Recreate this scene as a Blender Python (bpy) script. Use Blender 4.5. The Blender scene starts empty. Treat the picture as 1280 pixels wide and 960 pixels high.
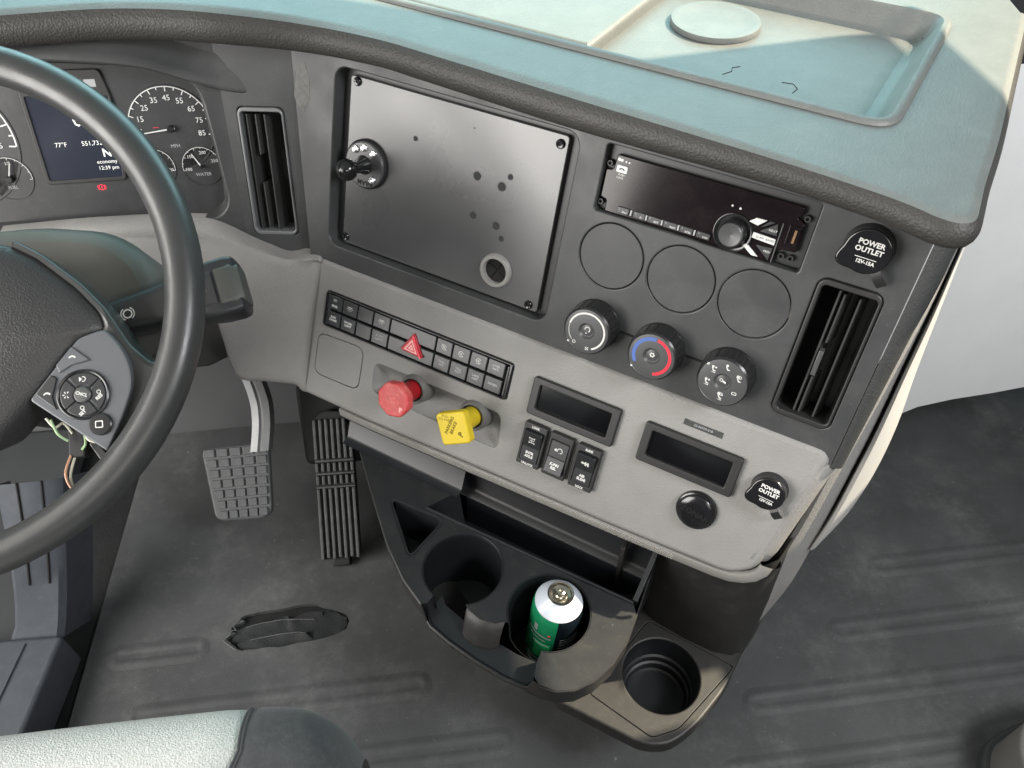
import bpy, bmesh, math, random
from math import sin, cos, pi, radians
from mathutils import Vector, Matrix, noise
from mathutils.geometry import tessellate_polygon
random.seed(7)
SC = bpy.context.scene
COL = SC.collection

# ------------------------------------------------------------------ camera
CAM_H = 1.06
cd = bpy.data.cameras.new('camera'); cam = bpy.data.objects.new('camera', cd); COL.objects.link(cam)
cd.sensor_fit = 'HORIZONTAL'; cd.sensor_width = 36.0; cd.lens = 36.0*1000/1280
cd.clip_start = 0.02; cd.clip_end = 50
cam.location = (0, 0, CAM_H)
cam.rotation_euler = (radians(90-47.23), 0, radians(-7))
SC.camera = cam
# ------------------------------------------------------------------ world and lamps
w = bpy.data.worlds.new('World'); SC.world = w; w.use_nodes = True
wb = w.node_tree.nodes['Background']
wb.inputs[0].default_value = (0.80, 0.90, 1.0, 1); wb.inputs[1].default_value = 0.13
SUN_DIR = Vector((0.70, 0.09, 0.71)).normalized()       # towards the sun, through the passenger window
sd = bpy.data.lights.new('sun', 'SUN'); sun = bpy.data.objects.new('sun', sd); COL.objects.link(sun)
sd.energy = 10.5; sd.angle = radians(0.6); sd.color = (1.0, 0.88, 0.66)
sun.rotation_euler = SUN_DIR.to_track_quat('Z', 'Y').to_euler(); sun.location = SUN_DIR*4
def area(name, loc, target, sx, sy, power, col):
    d = bpy.data.lights.new(name, 'AREA'); o = bpy.data.objects.new(name, d); COL.objects.link(o)
    d.shape = 'RECTANGLE'; d.size = sx; d.size_y = sy; d.energy = power; d.color = col
    o.location = loc
    o.rotation_euler = (Vector(loc)-Vector(target)).to_track_quat('Z', 'Y').to_euler()
    return o
area('windshield_light', (0.10, 1.75, 1.30), (0.05, 0.6, 0.65), 2.2, 0.8, 28, (0.50, 0.90, 0.95))
area('driver_door_light', (-1.45, 0.00, 0.98), (0.15, 0.5, 0.45), 1.15, 1.05, 46, (1.0, 0.965, 0.92))
area('rear_fill_light', (0.25, -1.3, 1.5), (0.1, 0.5, 0.4), 1.0, 0.4, 9, (1.0, 0.94, 0.86))  # added fill lamp from behind, not a real window
area('passenger_window_light', (1.0, -0.1, 1.45), (0.55, 0.7, 0.40), 0.7, 0.32, 24, (0.98, 0.98, 1.0))
SC.view_settings.view_transform = 'Standard'; SC.view_settings.look = 'None'
SC.view_settings.exposure = 0.28; SC.view_settings.gamma = 1.0; SC.view_settings.use_curve_mapping = False
SC.render.engine = 'CYCLES'
SC.cycles.use_denoising = True
SC.cycles.max_bounces = 6; SC.cycles.sample_clamp_indirect = 6

# ------------------------------------------------------------------ materials
MATS = {}
def mat(name, col, rough=0.5, spec=0.5, metal=0.0, grain=None, var=None, rvar=0.0, coat=0.0, emit=None, col2=None, dust=None, grit=None, sheen=0.0):
    m = bpy.data.materials.new(name); m.use_nodes = True; MATS[name] = m
    nt = m.node_tree; N = nt.nodes; Lk = nt.links
    b = N['Principled BSDF']
    b.inputs['Base Color'].default_value = (*col, 1); b.inputs['Roughness'].default_value = rough
    b.inputs['Specular IOR Level'].default_value = spec; b.inputs['Metallic'].default_value = metal
    b.inputs['Coat Weight'].default_value = coat; b.inputs['Coat Roughness'].default_value = 0.08
    b.inputs['Sheen Weight'].default_value = sheen
    if emit:
        b.inputs['Emission Color'].default_value = (*emit[:3], 1); b.inputs['Emission Strength'].default_value = emit[3]
    tc = N.new('ShaderNodeTexCoord')
    cur = None
    if var:                                # slow mottling of the colour itself
        amt, sc = var
        n = N.new('ShaderNodeTexNoise'); n.inputs['Scale'].default_value = sc; n.inputs['Detail'].default_value = 8; n.inputs['Roughness'].default_value = 0.65
        Lk.new(tc.outputs['Object'], n.inputs['Vector'])
        r = N.new('ShaderNodeValToRGB'); r.color_ramp.interpolation = 'EASE'; r.color_ramp.elements[0].position = 0.18; r.color_ramp.elements[1].position = 0.84
        c2 = col2 or tuple(min(1, c*(1+amt)) for c in col)
        r.color_ramp.elements[0].color = (*[c*(1-amt) for c in col], 1); r.color_ramp.elements[1].color = (*c2, 1)
        Lk.new(n.outputs['Fac'], r.inputs['Fac']); cur = r.outputs['Color']
        if rvar:
            mr = N.new('ShaderNodeMapRange'); mr.interpolation_type = 'SMOOTHSTEP'; mr.inputs['From Min'].default_value = 0.15; mr.inputs['From Max'].default_value = 0.85
            mr.inputs['To Min'].default_value = max(0.02, rough-rvar); mr.inputs['To Max'].default_value = min(1, rough+rvar)
            n2 = N.new('ShaderNodeTexNoise'); n2.inputs['Scale'].default_value = sc*1.7; n2.inputs['Detail'].default_value = 6
            Lk.new(tc.outputs['Object'], n2.inputs['Vector'])
            Lk.new(n2.outputs['Fac'], mr.inputs['Value']); Lk.new(mr.outputs['Result'], b.inputs['Roughness'])
    if dust:                               # scattered pale dust and scuffs
        dc, damt, dsc = dust
        n = N.new('ShaderNodeTexNoise'); n.inputs['Scale'].default_value = dsc; n.inputs['Detail'].default_value = 12; n.inputs['Roughness'].default_value = 0.8
        Lk.new(tc.outputs['Object'], n.inputs['Vector'])
        r = N.new('ShaderNodeValToRGB'); r.color_ramp.interpolation = 'EASE'; r.color_ramp.elements[0].position = 0.45; r.color_ramp.elements[1].position = 0.85
        Lk.new(n.outputs['Fac'], r.inputs['Fac'])
        mu = N.new('ShaderNodeMath'); mu.operation = 'MULTIPLY'; mu.inputs[1].default_value = damt; Lk.new(r.outputs['Color'], mu.inputs[0])
        mx = N.new('ShaderNodeMix'); mx.data_type = 'RGBA'
        if cur: Lk.new(cur, mx.inputs['A'])
        else: mx.inputs['A'].default_value = (*col, 1)
        mx.inputs['B'].default_value = (*dc, 1); Lk.new(mu.outputs[0], mx.inputs['Factor']); cur = mx.outputs['Result']
    if grit:                               # small specks of dirt
        gc, gamt, gsc = grit
        n = N.new('ShaderNodeTexNoise'); n.inputs['Scale'].default_value = gsc; n.inputs['Detail'].default_value = 3; n.inputs['Roughness'].default_value = 0.7
        Lk.new(tc.outputs['Object'], n.inputs['Vector'])
        r = N.new('ShaderNodeValToRGB'); r.color_ramp.elements[0].position = 0.64; r.color_ramp.elements[1].position = 0.74
        Lk.new(n.outputs['Fac'], r.inputs['Fac'])
        n3 = N.new('ShaderNodeTexNoise'); n3.inputs['Scale'].default_value = gsc*0.08; n3.inputs['Detail'].default_value = 4; Lk.new(tc.outputs['Object'], n3.inputs['Vector'])
        m3 = N.new('ShaderNodeMapRange'); m3.inputs['From Min'].default_value = 0.42; m3.inputs['From Max'].default_value = 0.68; m3.inputs['To Max'].default_value = gamt; Lk.new(n3.outputs['Fac'], m3.inputs['Value'])
        mu = N.new('ShaderNodeMath'); mu.operation = 'MULTIPLY'; Lk.new(r.outputs['Color'], mu.inputs[0]); Lk.new(m3.outputs['Result'], mu.inputs[1])
        mx = N.new('ShaderNodeMix'); mx.data_type = 'RGBA'
        if cur: Lk.new(cur, mx.inputs['A'])
        else: mx.inputs['A'].default_value = (*col, 1)
        mx.inputs['B'].default_value = (*gc, 1); Lk.new(mu.outputs[0], mx.inputs['Factor']); cur = mx.outputs['Result']
    if cur: Lk.new(cur, b.inputs['Base Color'])
    h = None
    if grain:
        kind, sc, st, dist = grain
        if kind == 'leather':
            v = N.new('ShaderNodeTexVoronoi'); v.feature = 'SMOOTH_F1'; v.inputs['Scale'].default_value = sc; v.inputs['Smoothness'].default_value = 0.6
            n = N.new('ShaderNodeTexNoise'); n.inputs['Scale'].default_value = sc*0.5; n.inputs['Detail'].default_value = 2
            Lk.new(tc.outputs['Object'], n.inputs['Vector'])
            va = N.new('ShaderNodeVectorMath'); va.operation = 'MULTIPLY_ADD'; va.inputs[1].default_value = (1.2/sc,)*3
            Lk.new(n.outputs['Color'], va.inputs[0]); Lk.new(tc.outputs['Object'], va.inputs[2]); Lk.new(va.outputs[0], v.inputs['Vector'])
            h = v.outputs['Distance']
        elif kind == 'noise':
            n = N.new('ShaderNodeTexNoise'); n.inputs['Scale'].default_value = sc; n.inputs['Detail'].default_value = 3
            Lk.new(tc.outputs['Object'], n.inputs['Vector']); h = n.outputs['Fac']
        elif kind == 'weave':
            a = N.new('ShaderNodeTexWave'); a.wave_type = 'BANDS'; a.bands_direction = 'DIAGONAL'; a.inputs['Scale'].default_value = sc; a.inputs['Distortion'].default_value = 1.5; a.inputs['Detail'].default_value = 2
            c = N.new('ShaderNodeTexVoronoi'); c.inputs['Scale'].default_value = sc*2.2
            Lk.new(tc.outputs['Object'], a.inputs['Vector']); Lk.new(tc.outputs['Object'], c.inputs['Vector'])
            ad = N.new('ShaderNodeMath'); ad.operation = 'ADD'; Lk.new(a.outputs['Fac'], ad.inputs[0]); Lk.new(c.outputs['Distance'], ad.inputs[1]); h = ad.outputs[0]
        bp = N.new('ShaderNodeBump'); bp.inputs['Strength'].default_value = st; bp.inputs['Distance'].default_value = dist
        Lk.new(h, bp.inputs['Height']); Lk.new(bp.outputs['Normal'], b.inputs['Normal'])
    return m
mat('top_vinyl', (0.132, 0.138, 0.132), 0.50, 0.45, grain=('leather', 560, 0.35, 0.0007), var=(0.08, 25), dust=((0.24, 0.245, 0.23), 0.3, 30))
mat('brow_vinyl_shaded', (0.036, 0.034, 0.031), 0.55, 0.4, grain=('leather', 470, 0.5, 0.0011), var=(0.10, 30))  # same vinyl as the top, darkened to paint in the shade
mat('fascia', (0.040, 0.042, 0.043), 0.46, 0.42, grain=('noise', 1800, 0.16, 0.0003), var=(0.25, 12), rvar=0.14, dust=((0.12, 0.117, 0.11), 0.40, 18), grit=((0.14, 0.135, 0.125), 0.55, 190))
mat('fascia_edge', (0.038, 0.039, 0.039), 0.5, 0.4, grain=('leather', 700, 0.7, 0.0006), var=(0.1, 40))
mat('tan_vinyl', (0.222, 0.218, 0.210), 0.54, 0.4, grain=('leather', 600, 0.38, 0.0009), var=(0.08, 16), dust=((0.28, 0.272, 0.258), 0.3, 40), grit=((0.13, 0.125, 0.115), 0.5, 160))
mat('tan_smooth', (0.235, 0.228, 0.216), 0.50, 0.4, grain=('noise', 900, 0.15, 0.0003), var=(0.06, 20))
mat('stain', (0.105, 0.105, 0.100), 0.65, 0.3, var=(0.35, 140))
mat('knurl_tan', (0.36, 0.345, 0.32), 0.5, 0.4)
mat('seam', (0.012, 0.012, 0.012), 0.7, 0.2)
mat('black_plastic', (0.018, 0.019, 0.020), 0.42, 0.5, var=(0.2, 30), grain=('noise', 1500, 0.08, 0.0002))
mat('black_gloss', (0.010, 0.010, 0.011), 0.16, 0.5, var=(0.2, 40))
mat('knob_black', (0.014, 0.014, 0.015), 0.28, 0.5)
mat('knob_face', (0.055, 0.057, 0.058), 0.42, 0.5, grain=('noise', 2500, 0.1, 0.0002))
mat('key_plastic', (0.034, 0.036, 0.039), 0.28, 0.55, var=(0.15, 60))
mat('display_glass', (0.004, 0.004, 0.005), 0.10, 0.5)
mat('bezel', (0.018, 0.018, 0.018), 0.45, 0.5, grain=('noise', 1500, 0.12, 0.0002))
mat('plate', (0.044, 0.045, 0.047), 0.29, 0.75, var=(0.12, 5), rvar=0.05, grit=((0.10, 0.097, 0.09), 0.4, 140), grain=('noise', 1300, 0.05, 0.0002))
mat('residue', (0.030, 0.030, 0.032), 0.75, 0.2, var=(0.3, 400))
mat('console', (0.019, 0.0185, 0.018), 0.48, 0.45, grain=('noise', 1600, 0.25, 0.0003), var=(0.15, 25), dust=((0.14, 0.125, 0.10), 0.25, 70))
mat('console_bin', (0.008, 0.009, 0.011), 0.42, 0.5, grain=('noise', 1600, 0.15, 0.0002), var=(0.2, 30))
mat('tray_black', (0.012, 0.013, 0.0145), 0.46, 0.4, grain=('noise', 1600, 0.2, 0.0003), var=(0.15, 25), rvar=0.06, dust=((0.10, 0.09, 0.075), 0.25, 60), grit=((0.12, 0.11, 0.09), 0.5, 220))
mat('rubber_floor', (0.058, 0.061, 0.062), 0.55, 0.35, grain=('noise', 800, 0.65, 0.0007), var=(0.35, 4.5), rvar=0.14, dust=((0.19, 0.195, 0.19), 0.75, 6), grit=((0.26, 0.26, 0.25), 0.7, 120))
mat('subfloor', (0.009, 0.0095, 0.010), 0.55, 0.4, grain=('noise', 300, 0.5, 0.001), var=(0.3, 60))
mat('torn_rubber', (0.019, 0.0205, 0.022), 0.6, 0.3, grain=('noise', 400, 0.5, 0.001), var=(0.25, 60))
mat('torn_edge', (0.13, 0.135, 0.13), 0.8, 0.2, var=(0.3, 300))
mat('pedal_rubber', (0.060, 0.063, 0.066), 0.55, 0.4, grain=('noise', 700, 0.3, 0.0004), var=(0.2, 80), dust=((0.19, 0.185, 0.175), 0.5, 60))
mat('pedal_core', (0.016, 0.017, 0.018), 0.6, 0.3)
mat('steel', (0.17, 0.174, 0.176), 0.50, 0.5, metal=0.4, var=(0.15, 60), grain=('noise', 400, 0.1, 0.0003))
mat('bolt', (0.75, 0.76, 0.78), 0.25, 0.5, metal=1.0)
mat('valve_metal', (0.45, 0.42, 0.36), 0.22, 0.5, metal=1.0)
mat('wheel_leather', (0.034, 0.035, 0.035), 0.36, 0.5, grain=('leather', 900, 0.16, 0.0004), var=(0.12, 30), rvar=0.06)
mat('hub_vinyl', (0.030, 0.030, 0.031), 0.45, 0.45, grain=('leather', 600, 0.6, 0.0006), var=(0.12, 25))
mat('spoke_panel', (0.080, 0.086, 0.095), 0.40, 0.5, grain=('noise', 1500, 0.1, 0.0002))
mat('switch_dark', (0.020, 0.021, 0.023), 0.38, 0.45)
mat('slat_plastic', (0.040, 0.040, 0.040), 0.30, 0.6)
mat('rim_chrome', (0.16, 0.165, 0.17), 0.35, 0.5, metal=0.35)
mat('column_cover', (0.100, 0.098, 0.088), 0.55, 0.4, grain=('noise', 1200, 0.35, 0.0004), var=(0.08, 30))
mat('column_dark', (0.022, 0.022, 0.022), 0.6, 0.3)
mat('white_print', (0.60, 0.60, 0.58), 0.6, 0.2)
mat('grey_print', (0.36, 0.37, 0.38), 0.6, 0.2)
mat('dark_print', (0.16, 0.12, 0.01), 0.6, 0.2)
mat('red_paint', (0.55, 0.060, 0.062), 0.42, 0.45, var=(0.15, 70), dust=((0.72, 0.34, 0.30), 0.8, 60), grit=((0.25, 0.05, 0.05), 0.6, 200))
mat('red_dark', (0.34, 0.012, 0.018), 0.35, 0.5)
mat('red_triangle', (0.62, 0.03, 0.05), 0.35, 0.5)
mat('red_print', (0.74, 0.20, 0.18), 0.5, 0.3)
mat('pink_print', (0.85, 0.45, 0.42), 0.5, 0.3)
mat('yellow_paint', (0.62, 0.46, 0.020), 0.42, 0.45, var=(0.10, 60), grit=((0.34, 0.24, 0.04), 0.6, 170))
mat('blue_print', (0.07, 0.13, 0.36), 0.4, 0.4)
mat('collar_grey', (0.13, 0.128, 0.122), 0.45, 0.4, grain=('noise', 1500, 0.2, 0.0003))
mat('dial_face', (0.030, 0.031, 0.033), 0.38, 0.5, var=(0.15, 30), dust=((0.12, 0.12, 0.12), 0.35, 50))
mat('screen_lit', (0.01, 0.012, 0.02), 0.2, 0.5, emit=(0.030, 0.036, 0.052, 0.45))
mat('text_lit', (0.3, 0.3, 0.3), 0.5, 0.2, emit=(1.0, 1.0, 0.92, 0.75))
mat('text_red', (0.3, 0.02, 0.03), 0.5, 0.2, emit=(1.0, 0.06, 0.10, 0.9))
mat('dial_print', (0.62, 0.63, 0.62), 0.5, 0.3)
mat('radio_face', (0.008, 0.005, 0.006), 0.13, 0.28, var=(0.4, 40), dust=((0.06, 0.05, 0.05), 0.2, 35))
mat('radio_btn', (0.030, 0.030, 0.032), 0.35, 0.5)
mat('radio_light', (0.62, 0.62, 0.60), 0.4, 0.4)
mat('usb_metal', (0.30, 0.18, 0.10), 0.35, 0.5, metal=0.8)
mat('can_green', (0.010, 0.200, 0.085), 0.22, 0.5, coat=0.3)
mat('can_black', (0.006, 0.010, 0.014), 0.20, 0.5, coat=0.3)
mat('can_white', (0.52, 0.56, 0.63), 0.28, 0.5)
mat('can_bright', (0.03, 0.48, 0.16), 0.3, 0.5)
mat('can_silver', (0.62, 0.63, 0.64), 0.3, 0.5, metal=0.6)
mat('seat_cloth', (0.43, 0.43, 0.41), 0.88, 0.2, grain=('leather', 700, 0.55, 0.0012), var=(0.25, 560), sheen=0.15)
mat('seat_dark', (0.035, 0.036, 0.038), 0.8, 0.25, grain=('noise', 700, 0.5, 0.0006), var=(0.2, 120), sheen=0.15, dust=((0.12, 0.12, 0.12), 0.3, 150))
mat('panel_light', (0.66, 0.67, 0.67), 0.55, 0.4, grain=('noise', 900, 0.25, 0.0004), var=(0.05, 8))
mat('band_light', (0.40, 0.395, 0.38), 0.5, 0.4, grain=('noise', 900, 0.25, 0.0004), var=(0.06, 12))
mat('grommet_grey', (0.20, 0.195, 0.185), 0.45, 0.4, var=(0.12, 60))
mat('stalk_button', (0.050, 0.051, 0.045), 0.5, 0.4, grain=('noise', 1200, 0.3, 0.0004))
mat('panel_dark', (0.045, 0.047, 0.050), 0.6, 0.3, grain=('noise', 900, 0.25, 0.0004), var=(0.1, 10))
mat('roof_cloth', (0.40, 0.40, 0.38), 0.9, 0.1, var=(0.05, 10))
mat('footrest', (0.050, 0.056, 0.066), 0.45, 0.45, grain=('noise', 900, 0.25, 0.0004), var=(0.15, 30), dust=((0.15, 0.16, 0.17), 0.3, 40))
mat('wire_white', (0.62, 0.60, 0.50), 0.45, 0.4); mat('wire_green', (0.25, 0.36, 0.20), 0.45, 0.4); mat('wire_brown', (0.40, 0.22, 0.14), 0.45, 0.4)

# ------------------------------------------------------------------ mesh helpers
def rr(cx, cy, w, h, r, seg=5):
    pts = []
    for (sx, sy, a0) in ((1, 1, 0), (-1, 1, 90), (-1, -1, 180), (1, -1, 270)):
        for k in range(seg+1):
            a = radians(a0+90*k/seg); pts.append((cx+sx*(w/2-r)+r*cos(a), cy+sy*(h/2-r)+r*sin(a)))
    return pts
def circ(cx, cy, r, n=40, a0=0.0): return [(cx+r*cos(a0+2*pi*k/n), cy+r*sin(a0+2*pi*k/n)) for k in range(n)]
def round_poly(pts, r, seg=4):
    out = []; n = len(pts)
    for i in range(n):
        p0, p1, p2 = Vector(pts[i-1]), Vector(pts[i]), Vector(pts[(i+1) % n])
        ri = r[i] if isinstance(r, (list, tuple)) else r
        d0 = (p0-p1); d2 = (p2-p1); l0, l2 = d0.length, d2.length
        k = min(ri, l0*0.48, l2*0.48); a = p1+d0/l0*k; c = p1+d2/l2*k
        for s in range(seg+1):
            t = s/seg; out.append(tuple((1-t)**2*a+2*t*(1-t)*p1+t*t*c))
    return out
def area2(p): return sum(p[i-1][0]*p[i][1]-p[i][0]*p[i-1][1] for i in range(len(p)))
def ccw(p): return list(p) if area2(p) > 0 else list(reversed(p))
def inset(p, d):
    n = len(p); out = []
    for i in range(n):
        a, b, c = Vector(p[i-1]), Vector(p[i]), Vector(p[(i+1) % n])
        e1 = (b-a); e2 = (c-b)
        if e1.length < 1e-9: e1 = e2
        if e2.length < 1e-9: e2 = e1
        n1 = Vector((-e1.y, e1.x)).normalized(); n2 = Vector((-e2.y, e2.x)).normalized()
        m = n1+n2
        m = m/max(0.35, m.dot(n1)) if m.length > 1e-6 else n1
        out.append((b.x+m.x*d, b.y+m.y*d))
    return out
def catmull(P, n=5):
    out = []
    for i in range(len(P)-1):
        p0, p1, p2, p3 = [Vector(P[max(0, min(len(P)-1, i+d))]) for d in (-1, 0, 1, 2)]
        for k in range(n):
            t = k/n; out.append(0.5*((2*p1)+(p2-p0)*t+(2*p0-5*p1+4*p2-p3)*t*t+(3*p1-p0-3*p2+p3)*t**3))
    out.append(Vector(P[-1])); return out
class MB:
    def __init__(s): s.v = []; s.f = []
    def add(s, v, f, M=None):
        o = len(s.v); s.v += [tuple(M @ Vector(p)) if M else tuple(p) for p in v]; s.f += [tuple(i+o for i in q) for q in f]; return s
    def prism(s, poly, z0, z1, bev=0.0, seg=3, cap0=False, M=None):
        p = ccw(poly); n = len(p); rings = [[(x, y, z0) for x, y in p]]
        if bev > 0:
            for k in range(seg+1):
                a = pi/2*k/seg; q = inset(p, bev*(1-cos(a))); rings.append([(x, y, z1-bev+bev*sin(a)) for x, y in q])
        else: rings.append([(x, y, z1) for x, y in p])
        v = [q for r in rings for q in r]; f = []
        for k in range(len(rings)-1):
            for i in range(n):
                j = (i+1) % n; f.append((k*n+i, k*n+j, (k+1)*n+j, (k+1)*n+i))
        top = rings[-1]; o = (len(rings)-1)*n
        tr = tessellate_polygon([[Vector(q) for q in top]])
        f += [tuple(o+i for i in t) for t in tr]
        if cap0: f += [tuple(t) for t in tessellate_polygon([[Vector(q) for q in rings[0]]])]
        return s.add(v, f, M)
    def plate(s, outer, holes, z0, z1, bev=0.0, hbev=0.0, seg=3, hz0=None, M=None, zf=None):
        outer = ccw(outer); holes = [ccw(h) for h in holes]
        def loopwalls(p, zt, zb, b, sign):
            rings = []
            if b > 0:
                for k in range(seg+1):
                    a = pi/2*k/seg; q = inset(p, sign*(b*sin(a)-b) if False else -sign*b*(1-sin(a)) ); rings.append([(x, y, zt-b*(1-cos(a))) for x, y in q])
            else: rings.append([(x, y, zt) for x, y in p])
            rings.append([(x, y, zb) for x, y in (p if b == 0 else inset(p, 0))])
            return rings
        tops = []; 
        # the flat top shrinks by the bevel, holes grow by it
        for idx, p in enumerate([outer]+holes):
            b = bev if idx == 0 else hbev
            t = inset(p, b if idx == 0 else -b) if b > 0 else p
            tops.append(t)
        flat = [Vector((x, y, z1)) for t in tops for x, y in t]
        tr = tessellate_polygon([[Vector((x, y, 0)) for x, y in t] for t in tops])
        v = [tuple(q) for q in flat]; f = [tuple(t) for t in tr]; off = 0
        for idx, p in enumerate([outer]+holes):
            b = bev if idx == 0 else hbev; n = len(p); sg = 1 if idx == 0 else -1
            prev = [off+i for i in range(n)]; off += n
            steps = []
            if b > 0:
                for k in range(1, seg+1):
                    a = pi/2*k/seg; steps.append(([q for q in inset(p, sg*b*(1-sin(a)))], z1-b*(1-cos(a))))
            zb = z0 if idx == 0 or hz0 is None else hz0
            steps.append((p, zb))
            for q, z in steps:
                o = len(v); v += [(x, y, z) for x, y in q]; cur = list(range(o, o+n))
                for i in range(n):
                    j = (i+1) % n; f.append((prev[i], cur[i], cur[j], prev[j]))
                prev = cur
        return s.add(v, f, M)
    def lathe(s, prof, n=40, M=None, a0=0, a1=2*pi, flute=None):
        full = abs(a1-a0-2*pi) < 1e-6; m = n if full else n+1; v = []; f = []
        for (r, z) in prof:
            for k in range(m):
                a = a0+(a1-a0)*k/n; r2 = r*(1+(flute(a, z) if flute else 0)); v.append((r2*cos(a), r2*sin(a), z))
        for i in range(len(prof)-1):
            for k in range(n):
                k2 = (k+1) % m; f.append((i*m+k, i*m+k2, (i+1)*m+k2, (i+1)*m+k))
        return s.add(v, f, M)
    def box(s, x0, x1, y0, y1, z0, z1, bev=0.0, M=None):
        return s.prism([(x0, y0), (x1, y0), (x1, y1), (x0, y1)], z0, z1, bev, cap0=True, M=M)
    def tube(s, path, r, n=12, caps=True, closed=False, M=None):
        P = [Vector(p) for p in path]; m = len(P); v = []; f = []
        up = None
        for i in range(m):
            t = (P[(i+1) % m]-P[i-1]) if closed else (P[min(i+1, m-1)]-P[max(i-1, 0)])
            t.normalize()
            if up is None:
                up = Vector((0, 0, 1)) if abs(t.z) < 0.9 else Vector((1, 0, 0))
            sx = t.cross(up).normalized(); up = sx.cross(t).normalized()
            ri = r[i] if isinstance(r, (list, tuple)) else r
            for k in range(n):
                a = 2*pi*k/n; v.append(tuple(P[i]+sx*(ri*cos(a))+up*(ri*sin(a))))
        for i in range(m if closed else m-1):
            i2 = (i+1) % m
            for k in range(n):
                k2 = (k+1) % n; f.append((i*n+k, i*n+k2, i2*n+k2, i2*n+k))
        if caps and not closed:
            f.append(tuple(reversed(range(n)))); f.append(tuple(range((m-1)*n, m*n)))
        return s.add(v, f, M)
    def grid(s, rows, close_u=False, M=None):
        nr = len(rows); nc = len(rows[0]); v = [tuple(p) for r in rows for p in r]; f = []
        for i in range(nr-1):
            for j in range(nc if close_u else nc-1):
                j2 = (j+1) % nc; f.append((i*nc+j, i*nc+j2, (i+1)*nc+j2, (i+1)*nc+j))
        return s.add(v, f, M)
    def ball(s, c, r, n=24, M=None, sq=1.0):
        v = []; f = []; h = n//2
        for i in range(h+1):
            t = pi*i/h
            for k in range(n): a = 2*pi*k/n; v.append((c[0]+r*sin(t)*cos(a), c[1]+r*sin(t)*sin(a), c[2]+r*sq*cos(t)))
        for i in range(h):
            for k in range(n): k2 = (k+1) % n; f.append((i*n+k, (i+1)*n+k, (i+1)*n+k2, i*n+k2))
        return s.add(v, f, M)
    def mesh(s, name, m, ang=38):
        me = bpy.data.meshes.new(name); me.from_pydata(s.v, [], s.f)
        bm = bmesh.new(); bm.from_mesh(me); bmesh.ops.remove_doubles(bm, verts=bm.verts, dist=1e-6)
        bmesh.ops.dissolve_degenerate(bm, edges=bm.edges, dist=1e-7)
        bmesh.ops.recalc_face_normals(bm, faces=bm.faces); bm.to_mesh(me); bm.free()
        if m: me.materials.append(MATS[m])
        for p in me.polygons: p.use_smooth = True
        me.set_sharp_from_angle(angle=radians(ang))
        for p in me.polygons:
            if len(p.vertices) == 3: p.use_smooth = False      # flat caps stay flat
        return me
def obj(name, mb, m, parent=None, ang=38, M=None):
    me = mb if isinstance(mb, bpy.types.Mesh) else mb.mesh(name, m, ang)
    o = bpy.data.objects.new(name, me); COL.objects.link(o)
    if parent: o.parent = parent
    if M is not None: o.matrix_local = M
    return o
def tag(o, label, cat, group=None):
    o['label'] = label; o['category'] = cat
    if group: o['group'] = group
    return o
def thing(name, label, cat, M, group=None):
    o = bpy.data.objects.new(name, None); COL.objects.link(o); o.empty_display_size = 0.02
    o.matrix_world = M; return tag(o, label, cat, group)
def struct(o): o['kind'] = 'structure'; return o
def dup(root, M, label, group=None):
    def cp(o, p):
        c = o.copy(); COL.objects.link(c)
        if p: c.parent = p
        for ch in [x for x in bpy.data.objects if x.parent == o and x != c]: cp(ch, c)
        return c
    r = cp(root, None); r.matrix_world = M; r['label'] = label
    if group: r['group'] = group
    return r
def T(x, y, z): return Matrix.Translation((x, y, z))
def RZ(a): return Matrix.Rotation(a, 4, 'Z')
FONT_CACHE = {}
def text_mesh(txt, size, m, ext=0.00008, bold=0.0):
    key = (txt, size, m, bold)
    if key in FONT_CACHE: return FONT_CACHE[key]
    cu = bpy.data.curves.new('lettering', 'FONT'); cu.body = txt; cu.size = size; cu.align_x = 'CENTER'; cu.align_y = 'CENTER'
    cu.extrude = ext; cu.offset = bold; cu.resolution_u = 2; cu.space_line = 1.0
    o = bpy.data.objects.new('lettering_tmp', cu); COL.objects.link(o)
    dg = bpy.context.evaluated_depsgraph_get(); dg.update()
    me = bpy.data.meshes.new_from_object(o.evaluated_get(dg)); me.name = 'lettering'
    bpy.data.objects.remove(o); bpy.data.curves.remove(cu)
    me.materials.clear(); me.materials.append(MATS[m]); FONT_CACHE[key] = me
    return me
def text(txt, size, m, parent, x, y, z, rot=0.0, name='lettering', bold=0.0):
    return obj(name, text_mesh(txt, size, m, bold=bold), None, parent, M=T(x, y, z) @ RZ(rot))

# ------------------------------------------------------------------ frames of the place (x right, y forward, z up; floor z = 0)
def frame(o, yaw, tilt):
    y = radians(yaw); t = radians(tilt)
    r = Vector((cos(y), -sin(y), 0)); n0 = Vector((-sin(y), -cos(y), 0))
    u = Vector((0, 0, 1))*cos(t)-n0*sin(t); n = r.cross(u)
    return Matrix(((r.x, u.x, n.x, o[0]), (r.y, u.y, n.y, o[1]), (r.z, u.z, n.z, o[2]), (0, 0, 0, 1)))
FT = Vector((0.2237, 0.5743, 0.6317))
FM = frame(FT, 36.1, 18.7)                                   # fascia of the centre stack
LM = frame(FM @ Vector((0, -0.171, 0)), 36.1, 26)            # tan lower panel
SEAM = FM @ Vector((-0.4516, 0.0608, 0))
VM = frame(SEAM, 10, 17)                                     # panel round the driver's vent
CM = frame((-0.2121, 0.8707, 0.6893), 0, 17)                 # cluster panel
KM = T(FT.x, FT.y, 0) @ RZ(radians(-36.1))                   # console: x along the stack, y forward, z up
WM = frame((-0.4176, 0.5369, 0.6316), 0, 54)                 # steering wheel plane
TOPZ = 0.715

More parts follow.
